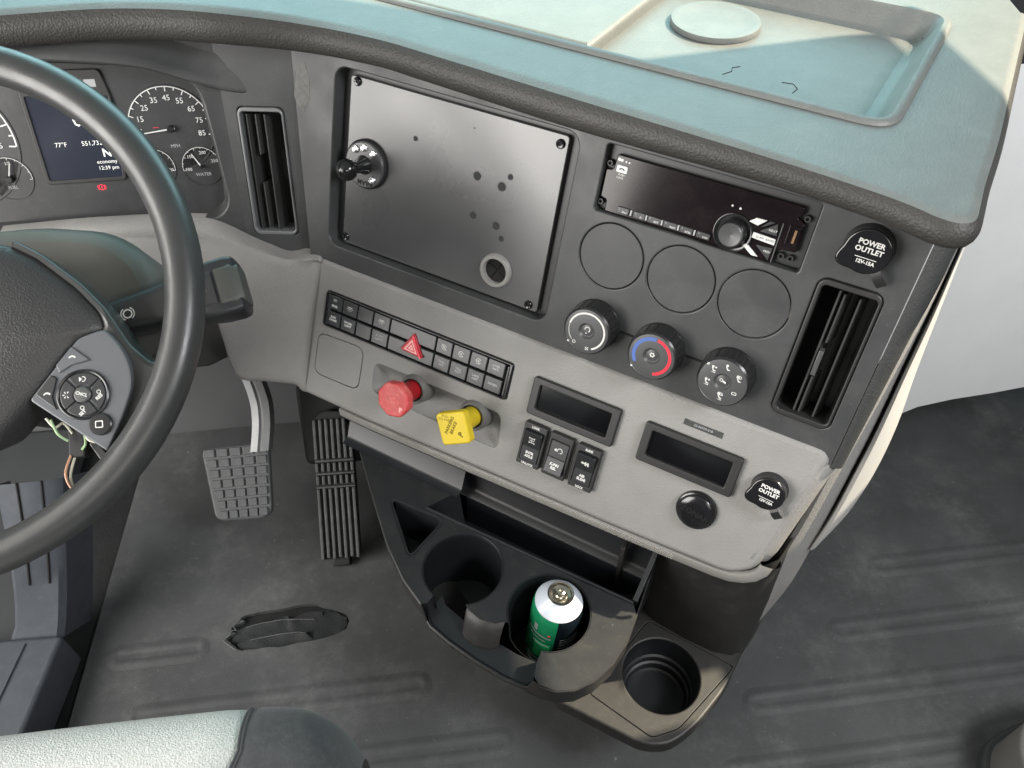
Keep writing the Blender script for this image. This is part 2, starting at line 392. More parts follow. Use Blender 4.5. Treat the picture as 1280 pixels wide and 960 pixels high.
# ================================================================== SETTING
def jag(cx, cy, rx, ry, n, amp, seed):
    rnd = random.Random(seed); return [(cx+rx*(1+amp*rnd.uniform(-1, 1))*cos(2*pi*k/n), cy+ry*(1+amp*rnd.uniform(-1, 1))*sin(2*pi*k/n)) for k in range(n)]
tear = [(-0.336, 0.541), (-0.328, 0.533), (-0.312, 0.521), (-0.285, 0.5215), (-0.25, 0.521), (-0.215, 0.524), (-0.185, 0.529), (-0.169, 0.536), (-0.165, 0.548), (-0.170, 0.561), (-0.195, 0.572), (-0.212, 0.580), (-0.235, 0.581), (-0.26, 0.578), (-0.288, 0.577), (-0.309, 0.575), (-0.318, 0.571), (-0.312, 0.566), (-0.327, 0.560), (-0.329, 0.552), (-0.322, 0.549)]
_t = []; _r = random.Random(11)
for i_ in range(len(tear)):
    a_, b_ = tear[i_], tear[(i_+1) % len(tear)]; amp = 0.0022 if a_[0] < -0.24 else 0.0008
    _t.append(a_)
    for k_ in (0.33, 0.66): _t.append((a_[0]+(b_[0]-a_[0])*k_+_r.uniform(-amp, amp), a_[1]+(b_[1]-a_[1])*k_+_r.uniform(-amp, amp)*0.6))
tear = _t
m = MB().plate([(-0.56, -0.5), (1.15, -0.5), (1.15, 0.93), (-0.505, 0.93)], [tear], -0.007, 0.0, 0.0, 0.0)
floor = struct(obj('floor', m, 'rubber_floor'))
sub = struct(obj('subfloor', MB().box(-1.4, 1.5, -0.9, 1.3, -0.05, -0.008), 'subfloor'))
# toe board and firewall
prof = [(0.925, -0.004), (0.95, 0.012), (0.98, 0.05), (1.12, 0.26), (1.15, 0.34), (1.15, 0.75)]
m = MB().grid([[(x, y, z) for x in (-1.3, -0.4, 0.3, 1.0)] for y, z in prof])
struct(obj('firewall', m, 'panel_dark'))
def capsule_rib(x0, x1, y, w=0.030):
    p = []
    for k in range(13): a = pi/2-pi*k/12; p.append((x1-w/2+w/2*cos(a), y+w/2*sin(a)))
    for k in range(13): a = -pi/2-pi*k/12; p.append((x0+w/2+w/2*cos(a), y+w/2*sin(a)))
    b = MB(); n = len(p)
    rows = []
    for d, z in ((-0.004, 0.0003), (-0.001, 0.0007), (0.002, 0.0014), (0.005, 0.0018), (0.0085, 0.0014), (0.011, 0.0007), (0.0125, 0.0006)):
        rows.append([(x, yy, z) for x, yy in inset(ccw(p), d)])
    b.grid(rows, close_u=True); b.f.append(tuple(range((len(rows)-1)*n, len(rows)*n)))
    return b
for (x0, x1, y) in ((0.355, 0.98, 0.366), (0.505, 0.98, 0.449), (0.605, 0.98, 0.539), (-0.45, -0.058, 0.444), (-0.40, 0.045, 0.357), (-0.49, -0.36, 0.531), (-0.40, 0.10, 0.272), (0.30, 0.98, 0.283)):
    obj('floor_rib', capsule_rib(x0, x1, y), 'rubber_floor', floor)
# torn flap of the mat lying in the tear
fl = thing('torn_mat_flap', 'torn black rubber flap in the split floor mat below the pedals', 'rubber flap', T(-0.25, 0.55, 0))
def strip(a, b, z0, z1, n=26, amp=0.0015, seed=1):
    rnd = random.Random(seed); rows = [[], [], []]
    for k in range(n+1):
        t = k/n; x = a[0]+(b[0]-a[0])*t; y = a[1]+(b[1]-a[1])*t+0.006*sin(pi*t); wv = rnd.uniform(-amp, amp)
        w = a[2]+(b[2]-a[2])*t
        rows[0].append((x, y+w+wv, z1+rnd.uniform(-.0008, .0008))); rows[1].append((x, y, (z0+z1)/2)); rows[2].append((x, y-w*0.6, z0))
    return rows
def flap(top, bot, n, lift, seed):
    rnd = random.Random(seed); rows = []
    T_, B_ = catmull(top, n), catmull(bot, n)
    for k in range(9):
        q = k/8; row = []
        for a_, b_ in zip(T_, B_):
            jx = rnd.uniform(-.0009, .0009) if k in (0, 8) else 0; p_ = a_*(1-q)+b_*q
            row.append((p_.x+jx, p_.y+jx, -0.0060+lift*(1-q)**2+0.0014*noise.noise(Vector((p_.x*60, p_.y*60, seed)))))
        rows.append(row)
    return MB().grid(rows)
obj('flap', flap([(-0.074, 0.004), (-0.050, 0.009), (-0.020, 0.013), (-0.006, 0.018), (0.002, 0.012), (0.024, 0.020), (0.046, 0.017)], [(-0.080, -0.012), (-0.052, -0.016), (-0.020, -0.014), (-0.004, -0.013), (0.006, -0.013), (0.026, -0.010), (0.048, -0.009)], 5, 0.0034, 3), 'torn_rubber', fl)
obj('flap', flap([(-0.070, -0.017), (-0.045, -0.010), (-0.020, -0.008), (0.010, -0.010), (0.024, -0.012)], [(-0.066, -0.027), (-0.04, -0.028), (-0.015, -0.029), (0.01, -0.028), (0.040, -0.026)], 5, 0.0036, 9), 'torn_rubber', fl)
obj('flap', flap([(0.036, 0.021), (0.055, 0.020), (0.070, 0.012), (0.080, 0.006)], [(0.034, -0.023), (0.055, -0.022), (0.070, -0.018), (0.081, -0.006)], 5, 0.0012, 5), 'torn_rubber', fl)
def edge_line(pts, r):
    rnd = random.Random(len(pts)); return MB().tube([(x+rnd.uniform(-.0008, .0008), y+rnd.uniform(-.0006, .0006), z) for x, y, z in pts], r, 6)
obj('torn_edge', edge_line([(-0.060+0.012*k, 0.006+0.004*sin(k*0.5)+0.0006*k, -0.0022) for k in range(9)], 0.0005), 'torn_edge', fl)
obj('torn_edge', edge_line([(-0.052+0.011*k, -0.014+0.005*sin(k*0.36), -0.0024) for k in range(8)], 0.0005), 'torn_edge', fl)
obj('torn_edge', edge_line([(-0.086, -0.009, 0.001), (-0.080, -0.004, 0.002), (-0.079, 0.001, 0.002), (-0.072, 0.002, 0.002), (-0.077, 0.008, 0.001), (-0.068, 0.018, 0.001)], 0.0008), 'torn_edge', fl)
obj('torn_edge', edge_line([(-0.088, -0.011, 0.001), (-0.080, -0.019, 0.001), (-0.068, -0.028, 0.001)], 0.0009), 'torn_edge', fl)

# passenger side: pale knee panel, dark trim, unseen door and roof that gate the sun
pp = []
xs = [0.40, 0.50, 0.60, 0.635, 0.66, 0.69, 0.74, 0.80, 0.88, 1.02]
zb = [0.05, 0.07, 0.10, 0.125, 0.150, 0.168, 0.178, 0.184, 0.190, 0.195]
rows = []
for k in range(9):
    t = k/8; rows.append([(x, 0.70+0.045*(1-t)**2*0.0+0.02*t+0.05*max(0, x-0.8), z0+(0.685-z0)*t) for x, z0 in zip(xs, zb)])
lip = [[(x, y+0.012, z-0.006) for x, y, z in rows[0]], [(x, y+0.20, z+0.0) for x, y, z in rows[0]]]
kp = obj('knee_panel', MB().grid(list(reversed(lip))+rows), 'panel_light')
tag(kp, 'pale grey moulded knee panel right of the centre stack above the dark floor', 'panel')
df = thing('passenger_door', 'dark passenger door out of view, its openings shaped to gate the sun', 'door', T(1.05, 0, 0))  # unseen door, its window opening shaped to gate the sun
obj('door_panel', MB().box(0.0, 0.05, -1.0, 1.25, 0.0, 0.93, 0.01), 'panel_dark', df)
obj('sun_block_sill', MB().box(0.0, 0.05, 0.462, 1.25, 0.93, 1.045), 'panel_dark', df)  # step added to keep sun off the back of the lower tray
obj('sun_block_header', MB().box(0.0, 0.05, 0.405, 0.865, 1.31, 1.62), 'panel_dark', df)  # added header, set low to cut sun from the near dash top
obj('sun_block_pillar', MB().box(0.0, 0.05, -0.10, 0.405, 0.93, 1.62), 'panel_dark', df)  # added pillar, placed to keep sun off the floor
obj('armrest', MB().box(-0.05, 0.0, -0.4, 0.35, 0.62, 0.68, 0.012), 'panel_dark', df)
m = MB().prism([(-1.5, -1.4), (1.05, -1.4), (1.05, 0.885), (-0.4, 1.649), (-1.5, 1.649)], 1.62, 1.66, cap0=True)  # unseen roof, front edge slanted to shape the shadow line on the dash
struct(obj('cab_roof_shade', m, 'roof_cloth'))

# ================================================================== DASHBOARD
dash = thing('dashboard', 'grey truck dashboard with teal-lit top, dark fascia and tan lower panel', 'dashboard', KM)
KI = KM.inverted()
def onF(name, mb, m, parent=dash, ang=38): return obj(name, mb, m, parent, ang, KI @ FM)
def onL(name, mb, m, parent=dash, ang=38): return obj(name, mb, m, parent, ang, KI @ LM)
# --- fascia
PANEL = rr(-0.2505, -0.0484, 0.281, 0.1953, 0.014)
RAD = rr(0.0141, 0.01655, 0.1944, 0.0627, 0.003)
VENT = rr(0.1565, -0.0793, 0.0549, 0.1376, 0.009)
BL = [(-0.056, -0.054), (0.0145, -0.054), (0.0842, -0.0544)]
f_out = [(-0.4535, 0.075), (-0.4135, -0.180), (0.1980, -0.180), (0.2008, 0.082)]
m = MB().plate(f_out, [PANEL, RAD, VENT]+[circ(x, y, 0.0326, 56) for x, y in BL], -0.024, 0.0, 0.0, 0.0014)
fas = onF('fascia', m, 'fascia')
for x, y in BL:
    obj('gauge_blank', MB().prism(circ(0, 0, 0.0318, 56), -0.005, -0.0004, 0.0007, 2), 'fascia', fas, M=T(x, y, 0))
m = MB().plate(rr(-0.2505, -0.0484, 0.30, 0.215, 0.01), [], -0.03, -0.018); obj('recess_floor', m, 'black_plastic', fas)
for x, y, w_, h_ in ((0.0141, 0.01655, 0.21, 0.08),): obj('recess_floor', MB().box(x-w_/2, x+w_/2, y-h_/2, y+h_/2, -0.032, -0.020), 'black_gloss', fas)
# thin slot line running through the knobs
obj('slot', MB().box(-0.056, 0.083, -0.1262, -0.1238, -0.001, 0.0003), 'seam', fas)
# stains of peeled sticker at the left end
m = MB().prism(round_poly(jag(-0.4335, 0.018, 0.011, 0.024, 14, 0.18, 4), 0.002), 0.0, 0.00025); obj('sticker_residue', m, 'stain', fas)
# --- right side trim of the stack: rounded over edge
def side_band(M0, u0, v0, u1, v1, R0, back, a1=84, n=14, nv=12, w0=0.0, drop=0.0):
    rows = []
    for i in range(nv+1):
        t = i/nv; u = u0+(u1-u0)*t; v = v0+(v1-v0)*t; row = []; R = R0*(1-0.45*t)
        for k in range(n+1):
            a = radians(a1*k/n); row.append((u+R*sin(a), v, w0-R*(1-cos(a))))
        row.append((u+R*sin(radians(a1)), v, w0-R-back)); rows.append(row)
    return MB().grid(rows)
onF('side_trim', side_band(None, 0.2014, 0.060, 0.1986, -0.182, 0.0185, 0.02), 'fascia_edge')
# --- lower panel
def keyrows(): pass
STRIP = rr(-0.2572, -0.0527, 0.2526, 0.0446, 0.004)
REC = round_poly([(-0.304, -0.0945), (-0.133, -0.093), (-0.128, -0.1366), (-0.302, -0.132)], 0.010)
COVER = round_poly([(-0.389, -0.0866), (-0.3212, -0.0837), (-0.3211, -0.1397), (-0.3883, -0.1413)], 0.012)
l_out = [(-0.4100, 0.004), (0.188, 0.004), (0.1965, -0.004), (0.1735, -0.1425), (0.150, -0.1600), (0.0237, -0.1655), (-0.300, -0.1735), (-0.4100, -0.1735)]
l_out = round_poly(l_out, [0.009, 0.004, 0.006, 0.012, 0.012, 0.01, 0.01, 0.009])
m = MB().plate(l_out, [STRIP, REC, COVER], -0.03, 0.003, 0.006, 0.0012, seg=4)
low = onL('lower_panel', m, 'tan_vinyl')
obj('cover_panel', MB().prism(inset(ccw(COVER), 0.0008), -0.004, 0.0028, 0.0008), 'tan_vinyl', low)
rows = []
for k in range(13):
    t = k/12; v = -0.0005-0.144*t; e = 0.2045-0.0230*((0.004+0.144*t)/0.1385); u0 = e-0.0165; fade = min(1, t/0.06)*1.0
    dz = -0.006*(1-min(1, t/0.05))**2-0.010*max(0, (t-0.93)/0.07)**2; du = -0.012*max(0, (t-0.86)/0.14)**2
    rows.append([(u0+du+0.0185*sin(radians(6*q)), v, 0.0032+dz-0.0185*(1-cos(radians(6*q)))) for q in range(15)]+[(u0+du+0.0175, v, -0.035)])
obj('panel_end_roll', MB().grid(rows), 'tan_vinyl', low, ang=60)
# scooped recess round the valve knobs
rc = ccw(REC); rows = []; cxr, cyr = -0.217, -0.1140
for d, z in ((-0.0014, 0.003), (0.0, 0.0012), (0.004, -0.005), (0.009, -0.0095), (0.014, -0.0115)): rows.append([(cxr+(x-cxr)*(1-d/0.086), cyr+(y-cyr)*(1-d/0.0205), z) for x, y in rc])
m = MB().grid(rows, close_u=True); m.add(rows[-1], [tuple(t) for t in tessellate_polygon([[Vector(p) for p in rows[-1]]])])
obj('knob_recess', m, 'tan_vinyl', low)
obj('strip_floor', MB().box(-0.387, -0.128, -0.078, -0.028, -0.012, -0.006), 'seam', low)
# knurled strip and rolled lower lip under the panel
def lip_rows(us, v0, prof):
    rows = []
    n = len(us)
    for dv, dz in prof:
        row = []
        for i in range(n):
            tx, ty = us[min(i+1, n-1)]-us[max(i-1, 0)], v0[min(i+1, n-1)]-v0[max(i-1, 0)]; l_ = math.hypot(tx, ty)
            row.append((us[i]-ty/l_*dv, v0[i]+tx/l_*dv, dz))
        rows.append(row)
    return rows
lu = [-0.345, -0.32, -0.300, -0.15, 0.0237, 0.10, 0.135, 0.150, 0.1605, 0.1680, 0.1725, 0.1740]; lv = [-0.1730, -0.1735, -0.1735, -0.1698, -0.1655, -0.1625, -0.1610, -0.1592, -0.1550, -0.1495, -0.1430, -0.1350]
m = MB().grid(lip_rows(lu, lv, [(-0.0005, -0.006), (-0.0010, 0.0000), (-0.0020, 0.0012), (-0.004, 0.0008), (-0.0125, -0.0035), (-0.0140, -0.0055)])); trim = obj('knurled_trim', m, 'tan_smooth', low)
m = MB()
for i in range(150):
    u = -0.295+i*0.0026
    if u > 0.092: break
    for j in range(4):
        v = -0.1735+(u+0.300)*0.0244-0.0034-j*0.0026; uu = u+(0.0013 if j % 2 else 0)
        z = 0.0008-(0.00145*j)-0.0002
        m.add([(uu-0.0012, v, z), (uu, v-0.0012, z-0.0006), (uu+0.0012, v, z), (uu, v+0.0012, z+0.0006), (uu, v, z+0.0019)], [(0, 1, 4), (1, 2, 4), (2, 3, 4), (3, 0, 4)])
kn = obj('knurl', m, 'knurl_tan', trim, ang=5); kn['kind'] = 'stuff'
m = MB().grid(lip_rows(lu, lv, [(-0.0140, -0.0060), (-0.0170, -0.0085), (-0.0200, -0.0150), (-0.0200, -0.024), (-0.015, -0.034), (0.0, -0.045), (0.03, -0.06)])); obj('lower_lip', m, 'console', low)
# beige side wrap behind the right end of the lower panel
def ribbon(pts_a, pts_b): return MB().grid([pts_a, pts_b])
def side_strip(us0, w_front, w_back, out, mname, name, prev=dash):
    rows = []
    for u, v in us0:
        rows.append([(u, v, w_front), (u+out*0.5, v, w_front-0.002), (u+out, v, w_front-0.008), (u+out*1.1, v, w_back)])
    return onL(name, MB().grid(rows), mname, prev)
wrapL = [(0.2193, 0.0437), (0.2191, -0.0193), (0.2175, -0.0836), (0.216, -0.1452), (0.2124, -0.2007), (0.2068, -0.2819), (0.195, -0.3689), (0.1900, -0.4344)]
wrapR = [(0.2225, 0.0434), (0.223, -0.0194), (0.2225, -0.0841), (0.2224, -0.1468), (0.2207, -0.2005), (0.2178, -0.2758), (0.2131, -0.3625), (0.1980, -0.4411)]
bandL = [(0.2240, 0.039), (0.2260, -0.0254), (0.2255, -0.0907), (0.2255, -0.1528), (0.2240, -0.2093), (0.2215, -0.2643), (0.2155, -0.3096)]
bandR = [(0.2274, 0.0389), (0.2318, -0.0262), (0.2363, -0.0935), (0.2415, -0.1507), (0.2417, -0.208), (0.2359, -0.2625), (0.2248, -0.3071)]
def band(a, b, z1, z0, name, mm):
    a = catmull(a, 4); b = catmull(b, 4); rows = []
    for p, q in zip(a, b):
        d = q-p; rows.append([(p.x-0.001, p.y, z0), (p.x, p.y, z1-0.002), (p.x+d.x*0.20, p.y+d.y*0.20, z1), (p.x+d.x*0.5, p.y+d.y*0.5, z1-0.006), (q.x, q.y, z1-0.022), (q.x+0.003, q.y, z0)])
    return onF(name, MB().grid(rows), mm)
band([(u-0.013*min(1, max(0, (0.0-v)/0.15)), v) for u, v in wrapL], wrapR, -0.030, -0.11, 'side_wrap', 'tan_vinyl')
band(bandL, bandR, -0.045, -0.15, 'outer_side_panel', 'band_light')
# --- left part: curves round under the cluster to the column
SUR = [(list(FM @ Vector((-0.397, -0.168, 0.002))), list(LM @ Vector((-0.397, -0.003, 0.00305))), list(LM @ Vector((-0.397, -0.1735, 0.00305)))), (list(FM @ Vector((-0.405, -0.167, 0.002))), list(LM @ Vector((-0.405, -0.003, 0.0033))), list(LM @ Vector((-0.405, -0.1735, 0.0033)))),
([-0.1677, 0.7912, 0.4654], [-0.1683, 0.7704, 0.4698], [-0.1879, 0.7076, 0.3226]) ,
([-0.1902, 0.7973, 0.4723], [-0.1919, 0.7772, 0.4738], [-0.2097, 0.7129, 0.3242]) ,
([-0.2146, 0.8049, 0.483], [-0.2139, 0.7834, 0.477], [-0.2306, 0.7176, 0.3248]) ,
([-0.2326, 0.809, 0.4943], [-0.2332, 0.7906, 0.4838], [-0.2528, 0.7222, 0.3244]) ,
([-0.2499, 0.8117, 0.503], [-0.2512, 0.7959, 0.4872], [-0.263, 0.7285, 0.3336]) ,
([-0.2674, 0.8126, 0.5061], [-0.2737, 0.801, 0.4878], [-0.2662, 0.7442, 0.3665]) ,
([-0.2977, 0.8133, 0.5083], [-0.3013, 0.8022, 0.4906], [-0.2701, 0.7661, 0.4095]) ,
([-0.3557, 0.8137, 0.5097], [-0.3591, 0.804, 0.4945], [-0.3463, 0.7947, 0.4738]) ,
([-0.409, 0.8138, 0.5099], [-0.4116, 0.8056, 0.4981], [-0.4152, 0.8, 0.4856]) ,
([-0.4889, 0.813, 0.5075], [-0.4911, 0.8054, 0.4977], [-0.4959, 0.7987, 0.4827]) ,]
sh_rows = []
for (t_, r_, b_) in SUR:                   # top edge under the dials, fold, lower edge
    t_, r_, b_ = Vector(t_), Vector(r_), Vector(b_); fall = b_-r_
    out = Vector((-0.35, -0.85, 0.40)).normalized()
    row = [t_+Vector((0, 0.012, 0.0)), t_, t_*0.5+r_*0.5+out*0.003, r_*0.9+t_*0.1+out*0.0015]
    for q in (0.0, 0.06, 0.14, 0.25, 0.38, 0.52, 0.66, 0.80, 0.90, 0.96): row.append(r_+fall*q+out*(0.004*sin(pi*q)))
    row += [b_-out*0.003, b_-out*0.009+fall.normalized()*0.003, b_-out*0.022+fall.normalized()*0.001, b_-out*0.06-fall.normalized()*0.01]
    sh_rows.append(row)
smooth_rows = []
for k in range(len(sh_rows[0])):
    smooth_rows.append(catmull([tuple(r[k]) for r in sh_rows], 4))
obj('column_surround', MB().grid(smooth_rows), 'tan_vinyl', dash, M=KI, ang=60)
# --- brow roll and top pad
bp = [(-0.62, 0.885), (-0.52, 0.899), (-0.4232, 0.9058), (-0.3244, 0.910), (-0.2453, 0.8982), (-0.1661, 0.8703), (-0.093, 0.8359), (-0.0291, 0.797), (0.0285, 0.7505), (0.0861, 0.7025), (0.1855, 0.6190), (0.2738, 0.5440), (0.3360, 0.4885), (0.3590, 0.4650), (0.3715, 0.4490), (0.3815, 0.4410), (0.3920, 0.4420), (0.4030, 0.4560), (0.4240, 0.4860), (0.469, 0.546), (0.535, 0.640), (0.625, 0.768)]
bpp = catmull(bp, 5)
prof = [(-0.006, 0.0), (-0.003, -0.0001), (0.0, -0.0008), (0.006, -0.0028), (0.011, -0.0065), (0.0145, -0.0115), (0.0155, -0.0175), (0.0145, -0.0235), (0.0115, -0.0285), (0.006, -0.031), (-0.01, -0.032), (-0.05, -0.032)]
rows = [[] for _ in prof]; inner = []
for i, p in enumerate(bpp):
    tg = (bpp[min(i+1, len(bpp)-1)]-bpp[max(i-1, 0)]).normalized(); o_ = Vector((tg.y, -tg.x)); o_ = o_ if o_.dot(-p) > 0 or p.x > 0.388 else -o_
    o_ = Vector((tg.y, -tg.x))
    hx = min(1, max(0, (-0.06-p.x)/0.17)); hump = 0.018*hx*hx*(3-2*hx); kk = (0.345-hump)/0.345
    for k, (d, z) in enumerate(prof):
        rx = min(1, max(0, (p.x-0.12)/0.20)); rx = rx*rx*(3-2*rx); cx2 = min(1, max(0, (p.x-0.26)/0.10))
        q = p*kk+o_*(d*(1-0.35*rx)); rows[k].append((q.x, q.y, TOPZ+z*(1+6*hump)*(1-0.22*rx)+hump))
    inner.append((p*kk-o_*0.030, hump))
top_rows = rows[:4]; roll_rows = rows[3:]  # lit and shaded tones of one vinyl, split where the highlight ends
brow = obj('brow_roll', MB().grid(roll_rows), 'brow_vinyl_shaded', dash, M=KI)
m = MB().grid(top_rows)
TRAY = round_poly([(-0.62, 0.103), (0.140, 0.0855), (0.150, 0.345), (-0.62, 0.360)], 0.030, 8)
trM = T(FT.x, FT.y, TOPZ) @ RZ(radians(-36.1))
thole = [tuple((trM @ Vector((x, y, 0)))[:2]) for x, y in ccw(TRAY)]
edge_in = rows[0]
poly = [(x, y) for x, y, z in edge_in]
pz = {}
far = [(0.72, 1.25), (-0.75, 1.25)]
allv = list(edge_in)+[(x, y, TOPZ) for x, y in far]+[(x, y, TOPZ) for x, y in thole]
m.add(allv, [tuple(t) for t in tessellate_polygon([[Vector((x, y, 0)) for x, y in poly+far], [Vector((x, y, 0)) for x, y in thole]])])
obj('top_pad', m, 'top_vinyl', dash, M=KI)

# --- tray let into the top pad (frame: a along the stack, b forward)
trM = T(FT.x, FT.y, TOPZ) @ RZ(radians(-36.1))
tray = thing('dash_tray', 'shallow rectangular tray with a round coaster in the dash top', 'tray', trM)
oc = ccw(TRAY); m = MB()
steps = ((-0.0015, 0.0006), (0.0, 0.0030), (0.003, 0.0042), (0.007, 0.0040), (0.010, 0.0010), (0.019, -0.0165), (0.024, -0.0205), (0.031, -0.0215))
rows = [[(x, y, z) for x, y in inset(oc, d)] for d, z in steps]
m.grid(rows, close_u=True)
m.add(rows[-1], [tuple(t) for t in tessellate_polygon([[Vector((x, y, 0)) for x, y, z in rows[-1]]])])
obj('tray_body', m, 'top_vinyl', tray)
sh_ = round_poly([(-0.585, 0.1335), (-0.1560, 0.1235), (-0.1440, 0.3210), (-0.585, 0.3280)], 0.006)
obj('raised_shelf', MB().prism(sh_, -0.024, -0.0080, 0.006, 4), 'top_vinyl', tray)
cs = obj('coaster', MB().lathe([(0.0, 0.0048), (0.030, 0.0050), (0.040, 0.0056), (0.0445, 0.0068), (0.047, 0.0066), (0.0478, 0.0045), (0.0478, 0.0012)], 56), 'top_vinyl', tray, M=T(-0.0720, 0.2620, -0.0220))
for pts in ([(0.0, 0.0), (0.006, 0.010), (0.004, 0.018), (0.010, 0.024)], [(0.055, 0.012), (0.066, 0.014), (0.072, 0.006), (0.070, -0.004)]):
    obj('scratch', MB().tube([(-0.028+x, 0.158+y, -0.0213) for x, y in pts], 0.00035, 5), 'seam', tray)

# ================================================================== CLUSTER SIDE
# surround panel with the vent opening and cluster opening
def V2C(u, v, w=0): return VM @ Vector((u, v, w))
vo = [(-0.0005, 0.02), (0.0025, -0.235), (-0.10, -0.235), (-0.0900, 0.02)]
VH = rr(-0.0420, -0.1413, 0.0520, 0.1460, 0.006)
m = MB().plate(vo, [VH], -0.03, 0.0, 0.0, 0.001)
vs = obj('vent_surround', m, 'fascia', dash, M=KI @ VM)
CL = [(-0.50, -0.1862), (-0.0344, -0.1854), (-0.0245, -0.1735), (-0.0280, -0.0861), (-0.0306, -0.0475), (-0.0644, -0.0291), (-0.1775, -0.0174), (-0.25, -0.0170), (-0.50, -0.03)]
CLR = round_poly(CL, [0.01, 0.012, 0.012, 0.03, 0.02, 0.03, 0.05, 0.05, 0.01], 5)
# opening outline in the face plane is wider at the hood than the dial plane behind it
FO = inset(ccw(CLR), -0.006)
e0 = KI @ CM
co = [(-0.60, 0.022), (0.0005, 0.022), (-0.004, -0.214), (-0.60, -0.214)]
m = MB().plate(co, [FO], -0.004, 0.0, 0.0, 0.003)
cs_ = obj('cluster_surround', m, 'fascia', dash, M=e0)
# sloped inner walls down to the dials
a = ccw(FO); b = ccw(CLR)
m = MB().grid([[(x, y, -0.003) for x, y in a], [(x, y, -0.010) for x, y in inset(a, 0.002)], [(x, y, -0.021) for x, y in b]], close_u=True)
obj('cluster_bezel', m, 'fascia', cs_)
# raised brow line sweeping over the dials
hl = catmull([(-0.50, -0.016, 0.014), (-0.33, -0.009, 0.015), (-0.20, -0.009, 0.016), (-0.13, -0.014, 0.017), (-0.075, -0.022, 0.017), (-0.035, -0.036, 0.015), (-0.005, -0.047, 0.010), (0.030, -0.055, 0.004), (0.055, -0.058, 0.0)], 6)
rows = []
for du, dv, k in ((0.0, 0.034, 0.0), (0.0, 0.022, 0.25), (0.0, 0.010, 0.75), (0.0, 0.004, 0.97), (0.0, 0.001, 1.0), (0.0, -0.001, 0.92), (0.0, -0.0025, 0.6), (0.0, -0.003, -0.2)):
    rows.append([(p.x+du, p.y+dv, p.z*k+0.0004+(0.0 if p.x < 0 else 0.0)) for p in hl])
obj('hood_lip', MB().grid(rows), 'fascia', cs_)
# ---- instrument cluster
cl = thing('instrument_cluster', 'instrument cluster with white dials and lit display behind the steering wheel', 'gauge cluster', CM @ T(0, 0, -0.0205))
m = MB().prism(inset(ccw(CLR), -0.003), -0.006, 0.0); dial = obj('dial_face', m, 'dial_face', cl)
def arc_band(cx, cy, r0, r1, a0, a1, z, n=40):
    b = MB(); rows = [[], []]
    for k in range(n+1):
        a = radians(a0+(a1-a0)*k/n); rows[0].append((cx+r0*cos(a), cy+r0*sin(a), z)); rows[1].append((cx+r1*cos(a), cy+r1*sin(a), z))
    return b.grid(rows)
def ticks(b, cx, cy, r, l, a0, a1, n, w, z):
    for k in range(n):
        a = radians(a0+(a1-a0)*k/(n-1)); d = Vector((cos(a), sin(a))); p = Vector((-d.y, d.x))*w/2; c = Vector((cx, cy))
        ll = l if k % 2 == 0 else l*0.55
        q = [c+d*r+p, c+d*r-p, c+d*(r-ll)-p, c+d*(r-ll)+p]; b.add([(x.x, x.y, z) for x in q], [(0, 1, 2, 3)])
    return b
sp = (-0.0680, -0.0930)
def gauge(cx, cy, r, a0, a1, n, nums, needle, name, cap, numsize=0.008, hubr=0.004):
    g = obj(name, MB().lathe([(0, 0.0002), (r*0.98, 0.0002), (r*0.99, 0.0010), (r*1.02, 0.0010), (r*1.03, 0.0)], 48, M=T(cx, cy, 0)), 'dial_face', cl)
    b = arc_band(cx, cy, r*0.972, r*0.995, a0, a1, 0.0013); ticks(b, cx, cy, r*0.97, r*0.10, a0, a1, n, r*0.022, 0.0013)
    obj('scale', b, 'dial_print', g)
    for k, t in enumerate(nums):
        if t is None: continue
        a = radians(a0+(a1-a0)*(k+0.5 if False else k)/(len(nums)-1)); text(t, numsize, 'dial_print', g, cx+r*0.72*cos(a), cy+r*0.72*sin(a), 0.0012, name='numeral')
    a = radians(needle); d = Vector((cos(a), sin(a), 0)); pq = Vector((-d.y, d.x, 0))*0.0007; c = Vector((cx, cy, 0.004))
    obj('needle', MB().add([tuple(c-d*r*0.1+pq*1.4), tuple(c-d*r*0.1-pq*1.4), tuple(c+d*r*0.80-pq*0.6), tuple(c+d*r*0.80+pq*0.6), tuple(c+Vector((0, 0, 0.0008)))], [(0, 1, 4), (1, 2, 4), (2, 3, 4), (3, 0, 4)]), 'dial_print', g)
    obj('needle_hub', MB().lathe([(0, 0.006), (hubr*0.8, 0.006), (hubr, 0.005), (hubr, 0.0002)], 24, M=T(cx, cy, 0)), 'knob_black', g)
    if cap: text(cap, 0.0052, 'grey_print', g, cx, cy-r*0.42, 0.0012)
    return g
gauge(sp[0], sp[1], 0.046, 208, -12, 19, ['0', '5', '15', '25', '35', '45', '55', '65', '75', '85'], 186, 'speedometer', 'MPH', 0.0085)
gauge(-0.3060, -0.0960, 0.070, 200, -5, 21, ['5', None, '10', None, '15', None, '20', '25'], 190, 'tachometer', None, 0.0085)
gauge(-0.0440, -0.1370, 0.022, 190, 20, 9, ['100', None, '150', None, '200', None, '250'], 118, 'small_gauge', 'WATER', 0.0052, 0.0022)
gauge(-0.0960, -0.1360, 0.022, 160, -10, 9, ['0', None, '60', None, '120'], 150, 'small_gauge', None, 0.0052, 0.0022)
gauge(-0.2560, -0.1370, 0.024, 170, -5, 9, ['0', None, '1/2', None, ''], 72, 'small_gauge', 'FUEL', 0.0052, 0.004)
text('----', 0.005, 'text_red', cl, -0.0842, -0.0905, 0.0014)
ds = [(-0.2125, -0.0500), (-0.1255, -0.0540), (-0.1335, -0.1420), (-0.2140, -0.1420)]
fr_ = round_poly([(-0.2165, -0.024), (-0.1280, -0.026), (-0.1225, -0.058), (-0.1300, -0.1465), (-0.2185, -0.1465)], 0.005)
